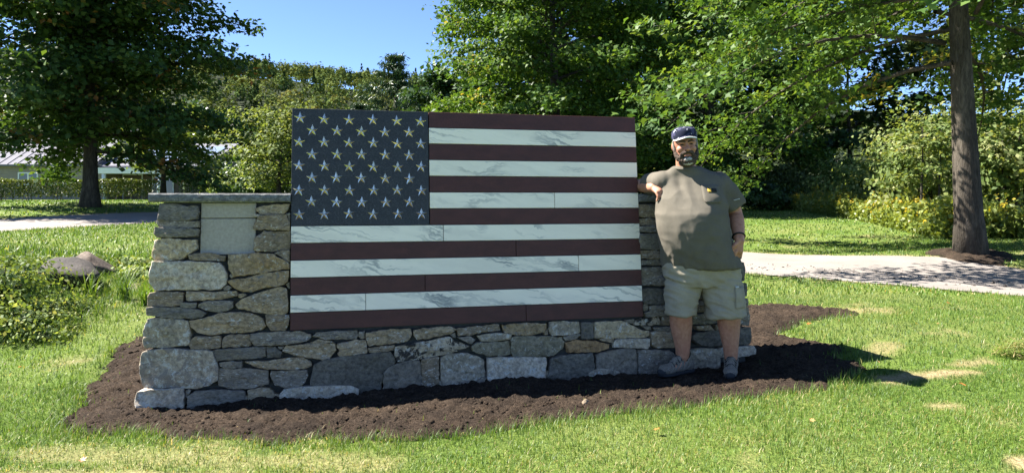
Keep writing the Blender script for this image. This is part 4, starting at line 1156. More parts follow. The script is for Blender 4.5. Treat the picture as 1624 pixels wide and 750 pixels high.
for i, (x, y, sx_, sy_, sz_, m, lb) in enumerate([
    (11.7, 33, 1.05, 1.0, 1.25, 'dark_leaf', 'round clipped dark green bush beside the man\'s sleeve'),
    (15.6, 40, 2.4, 2.0, 2.6, 'hedge_leaf', 'dull brownish shrub behind the round bush'),
    (17.0, 35, 2.1, 1.8, 2.6, 'bush_leaf', 'leafy green shrub with broad leaves behind the weeds'),
    (16.0, 28.0, 1.7, 1.5, 3.4, 'pale_leaf', 'pale willowy shrub left of the two thin saplings'),
    (13.6, 23.2, 1.8, 1.4, 3.6, 'pale_leaf', 'pale willowy shrub behind the two thin saplings'),
    (15.6, 22.0, 1.9, 1.4, 3.7, 'pale_leaf', 'pale willowy shrub just right of the maple trunk'),
    (17.2, 20.8, 2.0, 1.5, 3.5, 'bush_leaf', 'pale green shrub at the right edge of the thicket'),
    (18.0, 28.0, 2.4, 2.0, 4.2, 'pale_leaf', 'tall pale shrub deep in the thicket'),
    (21.5, 25.5, 2.5, 2.0, 4.4, 'pale_leaf', 'tall pale shrub beyond the right edge of the thicket'),
    (16.2, 31.0, 1.6, 1.3, 2.0, 'bush_leaf', 'low green shrub at the far end of the weeds')]):
    shrub('shrub', lb, (x, y, gz(x, y)), (sx_, sy_, sz_), 5200, .16, m, 100 + i, group='thicket along the lawn edge', lump=.42, hollow=.3)
for i, (x, y, h, lb) in enumerate([(11.6, 20.0, 3.0, 'thin dark sapling stem, left of the two before the thicket'), (12.3, 20.3, 2.8, 'thin dark sapling stem, right of the two before the thicket')]):
    tree('sapling', lb, (x, y, gz(x, y)), h, .055, dome(.45, .8, .7), nl=12, twigs=4, per=26, leaf=.13, mat='pale_leaf', bark='bark_dark', seed=140 + i, z0=.42, spread=.28, group='saplings before the thicket', mat_trunk_sides=7)

# goldenrod strip
def weeds(name, label, path, width, n, hgt, mat, seed, kind='stuff', cat='weeds', flower=.25):
    rng = np.random.default_rng(seed); path = np.array(path, float)
    seg = np.linalg.norm(np.diff(path, axis=0), axis=1); cum = np.concatenate([[0], np.cumsum(seg)])
    s = rng.random(n) * cum[-1]; px = np.interp(s, cum, path[:, 0]); py = np.interp(s, cum, path[:, 1])
    off = rng.random(n) * width
    x = px + off * .9; y = py + off * .45
    z = ground_z(x, y); h = hgt * (.25 + 1.1 * fbm(x * 1.1, y * 1.1, 3, seed)) * rng.uniform(.55, 1.4, n)
    parts = []
    m = 16
    f = rng.random((n, m)); cl = np.repeat(np.arange(n), m); f = f.ravel()
    lx = rng.standard_normal(n) * .09; ly = rng.standard_normal(n) * .09
    X = np.stack([x[cl] + lx[cl] * f * h[cl] + rng.standard_normal(n * m) * .04, y[cl] + ly[cl] * f * h[cl] + rng.standard_normal(n * m) * .04, z[cl] + f * h[cl]], 1)
    nr = rng.standard_normal((n * m, 3)) * .7; nr[:, 2] += .5
    fl = (f > .80) & (rng.random(n) < flower)[cl]
    tn = np.clip(.2 + .35 * f + rng.uniform(-.2, .25, n * m), 0, .78); tn[fl] = rng.uniform(.86, 1, fl.sum())
    parts.append(leaves(X, nr, np.where(fl, .08, .125) * rng.uniform(.6, 1.3, n * m), tn, rng, BLADE if not fl.any() else KITE))
    V, F, To = merge(parts)
    return tag(link(name, mesh_np(name, V, F, False, {'tone': To}), MAT[mat]), label, cat, kind=kind)
weeds('goldenrod', 'strip of tall yellow flowering goldenrod along the lawn edge', [(17.5, 14.6), (13.0, 14.8), (10.9, 15.3), (9.7, 16.0), (10.9, 20), (12.2, 25), (12.7, 29), (12.9, 34)], 2.0, 5200, .74, 'weed_leaf', 61)

# clipped hedge, two lengths with the gap between
def hedge(label, x0, x1, y0, depth, hgt, seed):
    rng = np.random.default_rng(seed); z0_ = gz((x0 + x1) / 2, y0) - .03; L = x1 - x0
    t = empty('hedge', (x0, y0, z0_), label, 'hedge', 'clipped hedge before the house')
    st = MB(); rd_ = random.Random(seed)
    for k in range(int(L * 4)):
        x = rd_.uniform(0, L); y = rd_.uniform(.15, depth - .15)
        st.tube([(x, y, 0), (x + rd_.uniform(-.1, .1), y, .4), (x + rd_.uniform(-.25, .25), y + rd_.uniform(-.2, .2), hgt * .9)], [.03, .022, .01], 5, False)
    st.build('stems', MAT['bark_pale'], t)['kind'] = 'stuff'
    n = int(L * 1500); X = rng.random((n, 3)) * np.array([L, depth, 1])
    low = (.12 + .28 * fbm(X[:, 0] * 1.3, X[:, 1] * .4, 3, seed)) * .9
    X[:, 2] = low + (1 - low) * X[:, 2] ** .8
    side = rng.random(n); X[:, 1] = np.where(side < .45, X[:, 1] * .25, np.where(side > .8, depth - X[:, 1] * .2, X[:, 1]))
    tp = rng.random(n) < .3; X[tp, 2] = rng.uniform(.93, 1.0, tp.sum())
    X[:, 2] *= hgt * (1 + .03 * np.sin(X[:, 0] * 2.2)); X += rng.standard_normal((n, 3)) * .025
    nr = rng.standard_normal((n, 3)); nr[:, 2] += .5
    V, F, To = leaves(X, nr, .085 * rng.uniform(.6, 1.3, n), rng.uniform(0, 1, n), rng, KITE)
    link('foliage', mesh_np('foliage', V, F, False, {'tone': To}), MAT['hedge_leaf'], t)
hedge('long clipped hedge behind the oak trunk, left of the gap', -27, -16.2, 31.6, 1.0, 1.0, 1)
hedge('shorter clipped hedge right of the white porch post', -15.3, -11.2, 32.4, 1.0, .98, 2)
for i, (x, y, s, m, lb) in enumerate([(-12.6, 31.6, (1.1, .9, 1.2), 'bush_leaf', 'light green shrub at the right end of the hedge'), (-10.9, 31.0, (1.2, 1, 1.25), 'dark_leaf', 'dark shrub left of the crab tree trunk'),
                                   (-14.6, 40, (2.0, 1.5, 2.3), 'dark_leaf', 'dark shrub behind the right hedge')]):
    shrub('shrub', lb, (x, y, gz(x, y)), s, 3200, .15, m, 170 + i, group='shrubs at the hedge end')

# bank of weeds at the left
for i, (x, y, s, n, lf, lb) in enumerate([
    (-5.15, 7.15, (0.63, 0.48, 0.58), 3230, 0.046, 'tallest tangled bush on the bank at the left edge'),
    (-4.72, 6.85, (0.45, 0.36, 0.27), 2040, 0.042, 'tangled bush at the foot of the bank, right of the tallest'),
    (-4.35, 6.70, (0.36, 0.28, 0.15), 1360, 0.039, 'low tangle of weeds at the foot of the bank'),
    (-5.05, 6.65, (0.51, 0.31, 0.33), 1870, 0.042, 'dark tangle of weeds at the foot of the bank by the left edge'),
    (-5.75, 7.7, (0.60, 0.48, 0.48), 2550, 0.048, 'pale leafy bush high on the bank at the left edge'),
    (-5.85, 8.3, (0.39, 0.34, 0.22), 1530, 0.046, 'small leafy bush left of the flat grey rock'),
    (-6.35, 8.6, (0.57, 0.45, 0.23), 2040, 0.051, 'light green weeds on top of the bank'),
    (-4.75, 7.45, (0.42, 0.31, 0.14), 1360, 0.041, 'trailing weeds below the flat grey rock'),
    (-4.55, 9.05, (0.45, 0.36, 0.25), 1870, 0.051, 'leafy weeds right of the pale rock'),
    (-4.15, 8.75, (0.39, 0.34, 0.27), 1700, 0.051, 'leafy green weeds halfway between the pale rock and the wall'),
    (-3.85, 8.4, (0.33, 0.34, 0.27), 1530, 0.051, 'dark leafy weeds beside the wall end'),
    (-5.1, 9.75, (0.63, 0.39, 0.20), 1870, 0.053, 'leafy weeds just above the pale rock'),
    (-6.0, 9.6, (0.51, 0.39, 0.16), 1360, 0.051, 'low yellowish weeds on the bank above the rocks'),
    (-3.65, 10.2, (0.48, 0.39, 0.32), 1700, 0.055, 'dark weeds in the hollow behind the wall end')]):
    shrub('bush', lb, (x, y, gz(x, y) - .05), s, n, lf, 'bush_leaf', 200 + i, group='weeds on the bank', cat='bush', stems=9, lump=.42, hollow=.05, up=.5)
# long grass tufts on the bank
r_ = np.random.default_rng(71)
def tuft(label, x, y, n, L):
    a = r_.uniform(0, 6.28, n); bend = r_.uniform(.2, 1.1, n); ln = L * r_.uniform(.6, 1.2, n)
    rows = []; z = gz(x, y) - .02
    bx_ = x + r_.standard_normal(n) * .03; by_ = y + r_.standard_normal(n) * .03
    for j in range(5):
        t = j / 4; o = np.sin(bend * t) * t * ln; u_ = np.cos(bend * t * .9) * t * ln
        c = np.stack([bx_ + np.cos(a) * o, by_ + np.sin(a) * o, z + u_], 1); w = .006 * (1 - t) + .0006
        p = np.stack([-np.sin(a), np.cos(a), np.zeros(n)], 1) * w; rows += [c - p, c + p]
    V = np.stack(rows, 1); b = (np.arange(n) * 10)[:, None]
    F = np.concatenate([b + np.array([[2*j, 2*j+1, 2*j+3, 2*j+2]]) for j in range(4)])
    o = link('grass_tuft', mesh_np('grass_tuft', V.reshape(-1, 3), F, True, {'tone': np.repeat(r_.uniform(.2, .7, n), 10)}), MAT['grass_blade'])
    tag(o, label, 'grass tuft', 'long grass tufts on the bank')
for x, y, n, L, lb in [(-4.75, 7.95, 46, .34, 'long grass tuft below the flat grey rock'), (-4.25, 7.75, 60, .38, 'long grass tuft between the rock and the wall'), (-3.85, 7.45, 50, .30, 'long grass tuft beside the left wall end'), (-4.05, 8.1, 40, .36, 'long grass tuft in front of the dark weeds')]:
    tuft(lb, x, y, n, L)

# rocks
def rock(name, label, loc, size, mat, seed, rot=0, cuts=3, cat='rock', group=None, flat=None):
    bm = bmesh.new(); bmesh.ops.create_icosphere(bm, subdivisions=3, radius=1)
    rd_ = random.Random(seed)
    planes = [(Vector((rd_.uniform(-1, 1), rd_.uniform(-1, 1), rd_.uniform(-.2, 1))).normalized(), rd_.uniform(.45, .75)) for _ in range(9)]
    if flat: planes.append((Vector(flat).normalized(), .34))
    for v in bm.verts:
        p = v.co.copy()
        for nn, d in planes:
            k = p.dot(nn)
            if k > d: p -= nn * (k - d) * .95
        p *= 1 + .06 * mnoise.fractal(p * 3 + Vector((seed, 0, 0)), .8, 2, 3)
        v.co = Vector((p.x * size[0], p.y * size[1], p.z * size[2]))
    for e in bm.edges:
        if e.calc_face_angle(0) > .28: e.smooth = False
    for f in bm.faces: f.smooth = True
    me = bpy.data.meshes.new(name); bm.to_mesh(me); bm.free()
    o = link(name, me, MAT[mat], None, loc); o.rotation_euler = (0, 0, rot)
    return tag(o, label, cat, group)
rock('rock', 'pale rounded rock on the bank behind the flat one', (-5.40, 9.0, gz(-5.4, 9) + .06), (.36, .30, .23), 'stone_rock_brown', 3, .3)
rock('rock', 'flat dark grey rock lying on the bank', (-5.22, 8.35, gz(-5.22, 8.35) + .15), (.46, .36, .22), 'stone_rock_dark', 5, -.3, flat=(.2, -.5, 1))
rock('rock', 'small brown rock on the soil before the wall', (.47, 4.55, float(bed_z(np.array([.47]), np.array([4.55]))[0]) + .005), (.035, .03, .03), 'stone_n', 7)
rock('rock', 'dark half buried rock in the hollow on the bank', (-4.55, 8.5, .18), (.28, .2, .16), 'stone_n', 9)

# mulch ring of the right tree
mr = MB(); nrg = 40
for j, (rr, hh) in enumerate(((.02, .07), (.36, .06), (.60, .03), (.80, -.04))):
    for k in range(nrg):
        a = 6.2832 * k / nrg; r2 = rr * (1 + .12 * math.sin(3 * a + 1) + .06 * math.sin(7 * a)); x, y = 8.45 + math.cos(a) * r2, 13 + math.sin(a) * r2
        mr.v.append((x, y, gz(x, y) + hh + random.uniform(-.015, .02) * (j > 0)))
for j in range(3):
    for k in range(nrg): mr.f.append((j*nrg+k, j*nrg+(k+1) % nrg, (j+1)*nrg+(k+1) % nrg, (j+1)*nrg+k))
o = mr.build('mulch_ring', MAT['soil'], None, True); tag(o, 'low mound of dark mulch round the thick maple trunk', 'mulch', kind='structure')

# ------------------------------------------------------------------ house
simple('siding', (.27, .235, .205), .8, .2, var=.06, scale=3, bmp=0)
simple('siding_dark', (.15, .115, .095), .8, .2, var=.08, scale=3, bmp=0)
simple('trim_white', (.72, .73, .74), .6, .3, var=.04, scale=5, bmp=0)
simple('roof_metal', (.15, .15, .175), .8, .1, var=.06, scale=2, bmp=0)
simple('roof_blue', (.16, .21, .30), .35, .5, var=.1, scale=2, bmp=0)
simple('foundation', (.3, .3, .3), .9)
m_, nt_, out_ = new_mat('window_glass'); princ(nt_, out_, (.02, .03, .035), .06, .7); MAT['glass'] = m_
HY0 = 47.0; HB = 1.25
house = empty('house', (0, 0, 0), 'low taupe sided house with pale metal roof behind the hedge', 'house')
w_ = MB(); w_.box(-44, -27.3, HY0, HY0 + 10, HB, 3.62); w_.box(-27.3, -20.9, HY0 + 2.2, HY0 + 10, HB, 3.62); w_.build('wall', MAT['siding'], house)
for k in range(14):
    z = HB + .12 + k * .165
    b_ = MB(); b_.box(-44, -27.28, HY0 - .022, HY0 - .002, z, z + .135); b_.build('siding_board', MAT['siding'], house)
    b_ = MB(); b_.box(-23.2, -20.88, HY0 - .022 + 2.2, HY0 + 2.198, z, z + .135); b_.build('siding_board', MAT['siding'], house)
# porch recess wall in darker boards
b_ = MB(); b_.box(-27.3, -23.2, HY0 + 2.15, HY0 + 2.195, HB, 3.5); b_.build('porch_wall', MAT['siding_dark'], house)
for x0, x1, z0_, z1_, yy in ((-32.85, -31.5, 2.2, 3.12, HY0), (-31.0, -29.55, 2.2, 3.12, HY0), (-28.2, -27.6, 2.2, 3.12, HY0), (-37.5, -36.0, 2.2, 3.12, HY0), (-25.0, -23.5, 1.5, 2.95, HY0 + 2.13)):
    fr = MB(); t_ = .09
    fr.box(x0, x1, yy - .06, yy - .026, z0_, z0_ + t_); fr.box(x0, x1, yy - .06, yy - .026, z1_ - t_, z1_); fr.box(x0, x0 + t_, yy - .06, yy - .026, z0_ + t_, z1_ - t_); fr.box(x1 - t_, x1, yy - .06, yy - .026, z0_ + t_, z1_ - t_)
    xm = (x0 + x1) / 2
    fr.box(xm - .05, xm + .05, yy - .06, yy - .026, z0_ + t_, z1_ - t_)
    wd = fr.build('window', MAT['trim_white'], house)
    for xa, xb in ((x0 + t_, xm - .05), (xm + .05, x1 - t_)):
        g_ = MB(); g_.box(xa, xb, yy - .04, yy - .03, z0_ + t_, z1_ - t_); g_.build('pane', MAT['glass'], wd)
dr = MB(); dr.box(-27.0, -25.75, HY0 + 2.10, HY0 + 2.148, HB, 3.0); dd = dr.build('door', MAT['siding_dark'], house)
df = MB(); df.box(-27.08, -25.67, HY0 + 2.08, HY0 + 2.147, 3.0, 3.1); df.box(-27.08, -27.0, HY0 + 2.08, HY0 + 2.147, HB, 3.0); df.box(-25.75, -25.67, HY0 + 2.08, HY0 + 2.147, HB, 3.0); df.build('frame', MAT['trim_white'], dd)
# roofs: main ridge and the porch roof with its white fascia
rf = MB(); rf.add([(-44.5, HY0 - .5, 3.62), (-27.5, HY0 - .5, 3.62), (-27.5, HY0 + 5, 6.5), (-44.5, HY0 + 5, 6.5), (-44.5, HY0 + 10.5, 3.62), (-27.5, HY0 + 10.5, 3.62),
           (-44.5, HY0 - .5, 3.50), (-27.5, HY0 - .5, 3.50), (-27.5, HY0 + 10.5, 3.50), (-44.5, HY0 + 10.5, 3.50)],
          [(0,1,2,3), (3,2,5,4), (6,7,1,0), (7,8,5,2,1), (9,6,0,3,4), (8,9,4,5)])
roof = rf.build('roof', MAT['roof_metal'], house)
for k in range(28):
    s_ = MB(); x = -44.2 + k * .61; s_.tube([(x, HY0 - .5, 3.635), (x, HY0 + 5, 6.515)], [.025, .025], 4); s_.build('seam', MAT['roof_metal'], roof)
rf = MB(); rf.add([(-27.45, HY0 - .1, 3.55), (-20.5, HY0 - .1, 3.55), (-20.5, HY0 + 6, 5.5), (-27.45, HY0 + 6, 5.5), (-20.5, HY0 + 10.4, 3.55), (-27.45, HY0 + 10.4, 3.55),
           (-27.45, HY0 - .1, 3.45), (-20.5, HY0 - .1, 3.45), (-20.5, HY0 + 10.4, 3.45), (-27.45, HY0 + 10.4, 3.45)],
          [(0,1,2,3), (3,2,4,5), (6,7,1,0), (7,8,4,2,1), (9,6,0,3,5), (8,9,5,4)])
proof = rf.build('roof', MAT['roof_metal'], house)
for r0_ in range(2):
    for k in range(6):
        x0 = -26.9 + k * 1.02; ya = HY0 + .5 + r0_ * 2.2; za = 3.55 + (ya - HY0 + .1) * .3197; yb_ = ya + 2.05; zb_ = 3.55 + (yb_ - HY0 + .1) * .3197
        s_ = MB(); s_.add([(x0, ya, za + .05), (x0 + .97, ya, za + .05), (x0 + .97, yb_, zb_ + .05), (x0, yb_, zb_ + .05), (x0, ya, za + .09), (x0 + .97, ya, za + .09), (x0 + .97, yb_, zb_ + .09), (x0, yb_, zb_ + .09)],
                        [(0,3,2,1),(4,5,6,7),(0,1,5,4),(1,2,6,5),(2,3,7,6),(3,0,4,7)]); s_.build('solar_panel', MAT['roof_blue'], proof)
fa = MB(); fa.box(-27.45, -22.3, HY0 - .42, HY0 - .12, 3.02, 3.40); fa.build('porch_beam', MAT['trim_white'], house)
for x in (-27.0, -23.35):
    ps = MB(); ps.tube([(x, HY0 - .27, HB - .2), (x, HY0 - .27, 3.02)], [.13, .13], 12); ps.build('porch_post', MAT['trim_white'], house, True)
fp = empty('white_pole', (-18.6, 40, 1.2), 'slim white pole rising past the right end of the house', 'pole')
pl = MB(); pl.tube([(0, 0, -.1), (0, 0, 5.2)], [.05, .035], 8); pl.build('shaft', MAT['trim_white'], fp, True)
pl = MB(); pl.tube([(0, 0, 5.2), (0, 0, 5.24), (0, 0, 5.32), (0, 0, 5.36)], [.02, .06, .06, .015], 10); pl.build('finial', MAT['trim_white'], fp, True)

# ------------------------------------------------------------------ the man
def ellipsoid(mb, c, r, rot=None, nu=18, nv=12):
    vs = [Vector((0, 0, -1))]; 
    for j in range(1, nv):
        ph = -math.pi / 2 + math.pi * j / nv
        for i in range(nu):
            th = 2 * math.pi * i / nu; vs.append(Vector((math.cos(ph) * math.cos(th), math.cos(ph) * math.sin(th), math.sin(ph))))
    vs.append(Vector((0, 0, 1)))
    M = rot if rot is not None else Matrix.Identity(3)
    vs = [Vector(c) + M @ Vector((v.x * r[0], v.y * r[1], v.z * r[2])) for v in vs]
    fs = [(0, 1 + (i + 1) % nu, 1 + i) for i in range(nu)]
    for j in range(nv - 2):
        a = 1 + j * nu
        fs += [(a + i, a + (i + 1) % nu, a + nu + (i + 1) % nu, a + nu + i) for i in range(nu)]
    a = 1 + (nv - 2) * nu; fs += [(a + i, a + (i + 1) % nu, len(vs) - 1) for i in range(nu)]
    mb.add(vs, fs)
def limb(mb, pts, rad, n=14, flatten=None):
    """tapered tube with rounded ends through the joints"""
    pts = [Vector(p) for p in pts]; P = []; R = []
    d0 = (pts[1] - pts[0]).normalized(); d1 = (pts[-1] - pts[-2]).normalized()
    for a in (85, 60, 30): P.append(pts[0] - d0 * rad[0] * math.sin(math.radians(a))); R.append(rad[0] * math.cos(math.radians(a)))
    Q = catmull([tuple(p) for p in pts], 6); rr = catmull([(r,) for r in rad], 6)[:, 0]
    for q, r in zip(Q, rr): P.append(Vector(q)); R.append(r)
    for a in (30, 60, 85): P.append(pts[-1] + d1 * rad[-1] * math.sin(math.radians(a))); R.append(rad[-1] * math.cos(math.radians(a)))
    mb.tube(P, R, n, True, flatten)
def loft(mb, rings, n=36, expo=2.3, turn=0):
    """rings: (cx, cy, z, half width, half depth front, half depth back)"""
    vs = []; fs = []
    for cx, cy, z, w, df, db in rings:
        for k in range(n):
            a = 2 * math.pi * k / n; c, s = math.cos(a), math.sin(a)
            x = math.copysign(abs(c) ** (2 / expo), c) * w; y = math.copysign(abs(s) ** (2 / expo), s) * (db if s > 0 else df)
            ct, st = math.cos(turn), math.sin(turn); vs.append((cx + x * ct - y * st, cy + x * st + y * ct, z))
    m = len(rings)
    for i in range(m - 1):
        for k in range(n): fs.append((i*n+k, i*n+(k+1) % n, (i+1)*n+(k+1) % n, (i+1)*n+k))
    fs.append(tuple(reversed(range(n)))); fs.append(tuple(range((m-1)*n, m*n)))
    mb.add(vs, fs)
def fuse(mb, voxel, smooth_it=4, fac=.5):
    """one continuous surface round all the shapes in mb"""
    me = mb.mesh('tmp')
    bm = bmesh.new(); bm.from_mesh(me); bmesh.ops.recalc_face_normals(bm, faces=bm.faces[:]); bm.to_mesh(me); bm.free()
    o = bpy.data.objects.new('tmp', me); COL.objects.link(o)
    md = o.modifiers.new('r', 'REMESH'); md.mode = 'VOXEL'; md.voxel_size = voxel; md.use_smooth_shade = True
    if smooth_it:
        sm = o.modifiers.new('s', 'SMOOTH'); sm.factor = fac; sm.iterations = smooth_it
    dg = bpy.context.evaluated_depsgraph_get()
    res = bpy.data.meshes.new_from_object(o.evaluated_get(dg))
    bpy.data.objects.remove(o); bpy.data.meshes.remove(me)
    for p in res.polygons: p.use_smooth = True
    return res
def displace(me, fn):
    n = len(me.vertices); co = np.empty(n * 3, np.float32); me.vertices.foreach_get('co', co)
    no = np.array([v.normal[:] for v in me.vertices]); co = co.reshape(-1, 3)
    d = np.array([fn(Vector(c), Vector(k)) for c, k in zip(co, no)])
    me.vertices.foreach_set('co', (co + no * d[:, None]).astype(np.float32).ravel()); me.update()

def cloth_mat(key, c, scale=260, var=.12):
    m, nt, out = new_mat(key); v = coords(nt, False)
    a = noise_tex(nt, v, scale, 3, .6); b = noise_tex(nt, v, 9, 4, .6)
    cc = ramp(nt, a.outputs[0], [(.3, tuple(x * (1 - var) for x in c)), (.7, tuple(x * (1 + var) for x in c))]).outputs[0]
    cc = mixc(nt, cc, ramp(nt, b.outputs[0], [(.3, (.9, .9, .9)), (.7, (1.08, 1.08, 1.08))]).outputs[0], 1.0, 'MULTIPLY')
    princ(nt, out, cc, .92, .15, bump(nt, b.outputs[0], .25, .008, bump(nt, a.outputs[0], .2, .001)))
    MAT[key] = m
cloth_mat('shirt', (.118, .106, .086)); cloth_mat('shorts', (.30, .265, .205)); cloth_mat('shoe', (.17, .148, .122), 120, .4)
simple('shoe_dark', (.03, .032, .036), .8, .2, scale=60); simple('sock', (.012, .012, .013), .95, .1)
simple('band', (.012, .012, .013), .5, .3); simple('cap_white', (.72, .71, .69), .85, .2, var=.05)
simple('beard_dark', (.070, .052, .042), .9, .15, var=.75, scale=150, bmp=.8, bdist=.006); simple('beard_white', (.40, .385, .36), .9, .15, var=.35, scale=170, bmp=.8, bdist=.006)
simple('hair', (.22, .20, .18), .9, .15, var=.4, scale=150, bmp=.6); simple('eye', (.02, .016, .014), .3, .5); simple('lip', (.30, .13, .10), .6, .3)
m_, nt_, out_ = new_mat('skin'); v_ = coords(nt_, False)
a_ = noise_tex(nt_, v_, 40, 5, .6); b_2 = noise_tex(nt_, v_, 7, 3, .5)
c_ = ramp(nt_, a_.outputs[0], [(.3, (.33, .145, .088)), (.7, (.47, .235, .150))]).outputs[0]
c_ = mixc(nt_, c_, (.42, .17, .12), ramp(nt_, b_2.outputs[0], [(.5, 0.0), (.7, .45)]).outputs[0])
p_ = princ(nt_, out_, c_, .55, .35, bump(nt_, a_.outputs[0], .15, .004)); MAT['skin'] = m_
m_, nt_, out_ = new_mat('cap_cloth'); v_ = coords(nt_, False)
a_ = noise_tex(nt_, v_, 26, 2, .4, .3); c_ = ramp(nt_, a_.outputs[0], [(.62, (.014, .017, .035)), (.66, (.42, .43, .48))], 'LINEAR').outputs[0]
a2 = noise_tex(nt_, v_, 20, 2, .4, .2); c_ = mixc(nt_, c_, (.05, .05, .10), ramp(nt_, a2.outputs[0], [(.55, 0.0), (.58, 1.0)]).outputs[0])
princ(nt_, out_, c_, .9, .15); MAT['cap_cloth'] = m_

MG = float(bed_z(np.array([1.4]), np.array([5.08]))[0]) + .012      # soil under his feet
MK = 1.047      # he stands close to the wall
MAN_AT = (1.4 * MK, 5.12 * MK, float(bed_z(np.array([1.4 * MK]), np.array([5.10 * MK]))[0]) + .010)
man = empty('person', MAN_AT, 'bearded person in taupe shirt and khaki shorts leaning an elbow on the right pier', 'person')
man.scale = (MK, MK, MK * .972)
MI = Matrix.Translation((-1.4, -5.12, -MG))
def put(name, me, mat, parent=man, label=None):
    me.transform(MI); o = link(name, me, MAT[mat], parent)
    if label: o['label'] = label
    return o
HEAD = Matrix.Rotation(math.radians(-6), 3, 'Y') @ Matrix.Rotation(math.radians(6), 3, 'X') @ Matrix.Rotation(math.radians(-6), 3, 'Z')
HC = Vector((1.243, 5.07, 1.680))
def hp(x, y, z): return HC + HEAD @ Vector((x, y, z))
b = MB()
# head: skull, jaw, cheeks, brow, nose, ears, neck
ellipsoid(b, hp(0, .012, .040), (.080, .100, .098), HEAD, 22, 16)
ellipsoid(b, hp(0, -.012, -.030), (.070, .080, .085), HEAD, 20, 14)
ellipsoid(b, hp(0, -.030, -.080), (.052, .055, .038), HEAD)
for s in (-1, 1):
    ellipsoid(b, hp(s * .040, -.060, -.012), (.030, .028, .026), HEAD, 14, 10)
    ellipsoid(b, hp(s * .034, -.078, .036), (.030, .014, .011), HEAD, 14, 10)
    ellipsoid(b, hp(s * .083, .016, .006), (.012, .022, .032), HEAD, 12, 10)
ellipsoid(b, hp(0, -.084, .040), (.016, .014, .014), HEAD, 12, 8)
limb(b, [hp(0, -.088, .030), hp(0, -.100, .004), hp(0, -.110, -.012)], [.010, .013, .017], 12)
for s in (-1, 1): ellipsoid(b, hp(s * .014, -.100, -.015), (.010, .012, .009), HEAD, 10, 8)
limb(b, [(1.275, 5.150, 1.47), (1.262, 5.135, 1.55), hp(0, .03, -.03)], [.082, .070, .066], 18)
# trunk under the clothes
loft(b, [(1.36, 5.14, .70, .19, .13, .12), (1.36, 5.14, .85, .20, .14, .12), (1.32, 5.12, 1.05, .20, .16, .12), (1.30, 5.14, 1.25, .20, .11, .12), (1.30, 5.16, 1.38, .18, .065, .10), (1.285, 5.16, 1.47, .10, .045, .07)], 28, 2.3, math.radians(-22))
# arms
LSH, LEL, LWR = Vector((1.505, 5.13, 1.408)), Vector((1.630, 5.165, 1.185)), Vector((1.606, 4.985, .990))
limb(b, [LSH, LSH.lerp(LEL, .5) + Vector((.014, 0, 0)), LEL, LEL.lerp(LWR, .35) + Vector((.004, 0, 0)), LWR], [.072, .066, .054, .053, .034], 16)
RSH, REL, RWR = Vector((1.100, 5.19, 1.420)), Vector((.985, 5.43, 1.402)), Vector((1.032, 5.170, 1.382))
limb(b, [RSH, RSH.lerp(REL, .5), REL], [.072, .064, .052], 16)
limb(b, [REL, REL.lerp(RWR, .35), RWR], [.052, .051, .034], 16)
def hand(wr, d, side, up, curl, spread=.02, fist=False):
    """palm along d, fingers fan across side, up = back of the hand"""
    d = d.normalized(); side = (side - d * side.dot(d)).normalized(); up = (up - d * up.dot(d) - side * up.dot(side)).normalized()
    limb(b, [wr - d * .012, wr + d * .030, wr + d * .070], [.030, .030, .030], 12)
    for k in (-1, -.33, .33, 1): limb(b, [wr + d * .018 + side * .014 * k, wr + d * .078 + side * .031 * k], [.015, .0125], 10)
    for k, L in zip((-1, -.33, .33, 1), (.060, .074, .078, .068)):
        p = wr + d * .080 + side * .037 * k; a = 0; pts = [p]; dd = d.copy()
        for j, sg in enumerate((.46, .32, .26)):
            a += curl[j]; dd = (d * math.cos(a) - up * math.sin(a) + side * spread * k).normalized()
            p = p + dd * L * sg * 1.12; pts.append(p)
        limb(b, pts, [.0102, .0096, .0088, .0076], 10)
    th = wr + d * .022 + side * .034
    limb(b, [wr + d * .010 + side * .018, th + side * .014 + d * .012 - up * .010, th + side * .018 + d * .042 - up * .018, th + side * .010 + d * .066 - up * .024], [.018, .0145, .0118, .0098], 10)
hand(LWR, Vector((-.05, .02, -.95)), Vector((-.75, -.62, 0)), Vector((.35, -.75, .1)), (.30, .45, .35))
hand(RWR, Vector((.42, -.62, -.40)), Vector((.70, .50, .1)), Vector((-.1, -.55, .85)), (.55, .75, .45), .01)
# legs
LH, LK, LA = Vector((1.475, 5.15, .80)), Vector((1.572, 5.115, .49)), Vector((1.592, 5.135, .115 + MG * .5))
RH, RK, RA = Vector((1.255, 5.15, .80)), Vector((1.222, 5.110, .49)), Vector((1.246, 5.150, .115 + MG * .5))
for h_, k_2, a_2 in ((LH, LK, LA), (RH, RK, RA)):
    limb(b, [h_, h_.lerp(k_2, .5), k_2, k_2.lerp(a_2, .32) + Vector((0, .018, 0)), k_2.lerp(a_2, .75), a_2], [.110, .098, .078, .082, .058, .048], 18)
for a_2, fd in ((LA, Vector((-.30, -.95, 0))), (RA, Vector((-.80, -.60, 0)))):
    fd.normalize(); limb(b, [a_2 - fd * .04 - Vector((0, 0, .055)), a_2 + fd * .05 - Vector((0, 0, .055)), a_2 + fd * .13 - Vector((0, 0, .075))], [.036, .038, .026], 12)
body = fuse(b, .0056, 2, .4)
put('body', body, 'skin')
# eyes, brows, mouth
for s in (-1, 1):
    e = MB(); ellipsoid(e, hp(s * .033, -.0865, .0205), (.0135, .006, .0048), HEAD, 12, 8); put('eye', e.mesh('eye', True), 'eye')
    e = MB(); limb(e, [hp(s * .012, -.0935, .040), hp(s * .034, -.0930, .047), hp(s * .056, -.078, .040)], [.0045, .0052, .0035], 8); put('eyebrow', e.mesh('eyebrow', True), 'beard_dark')
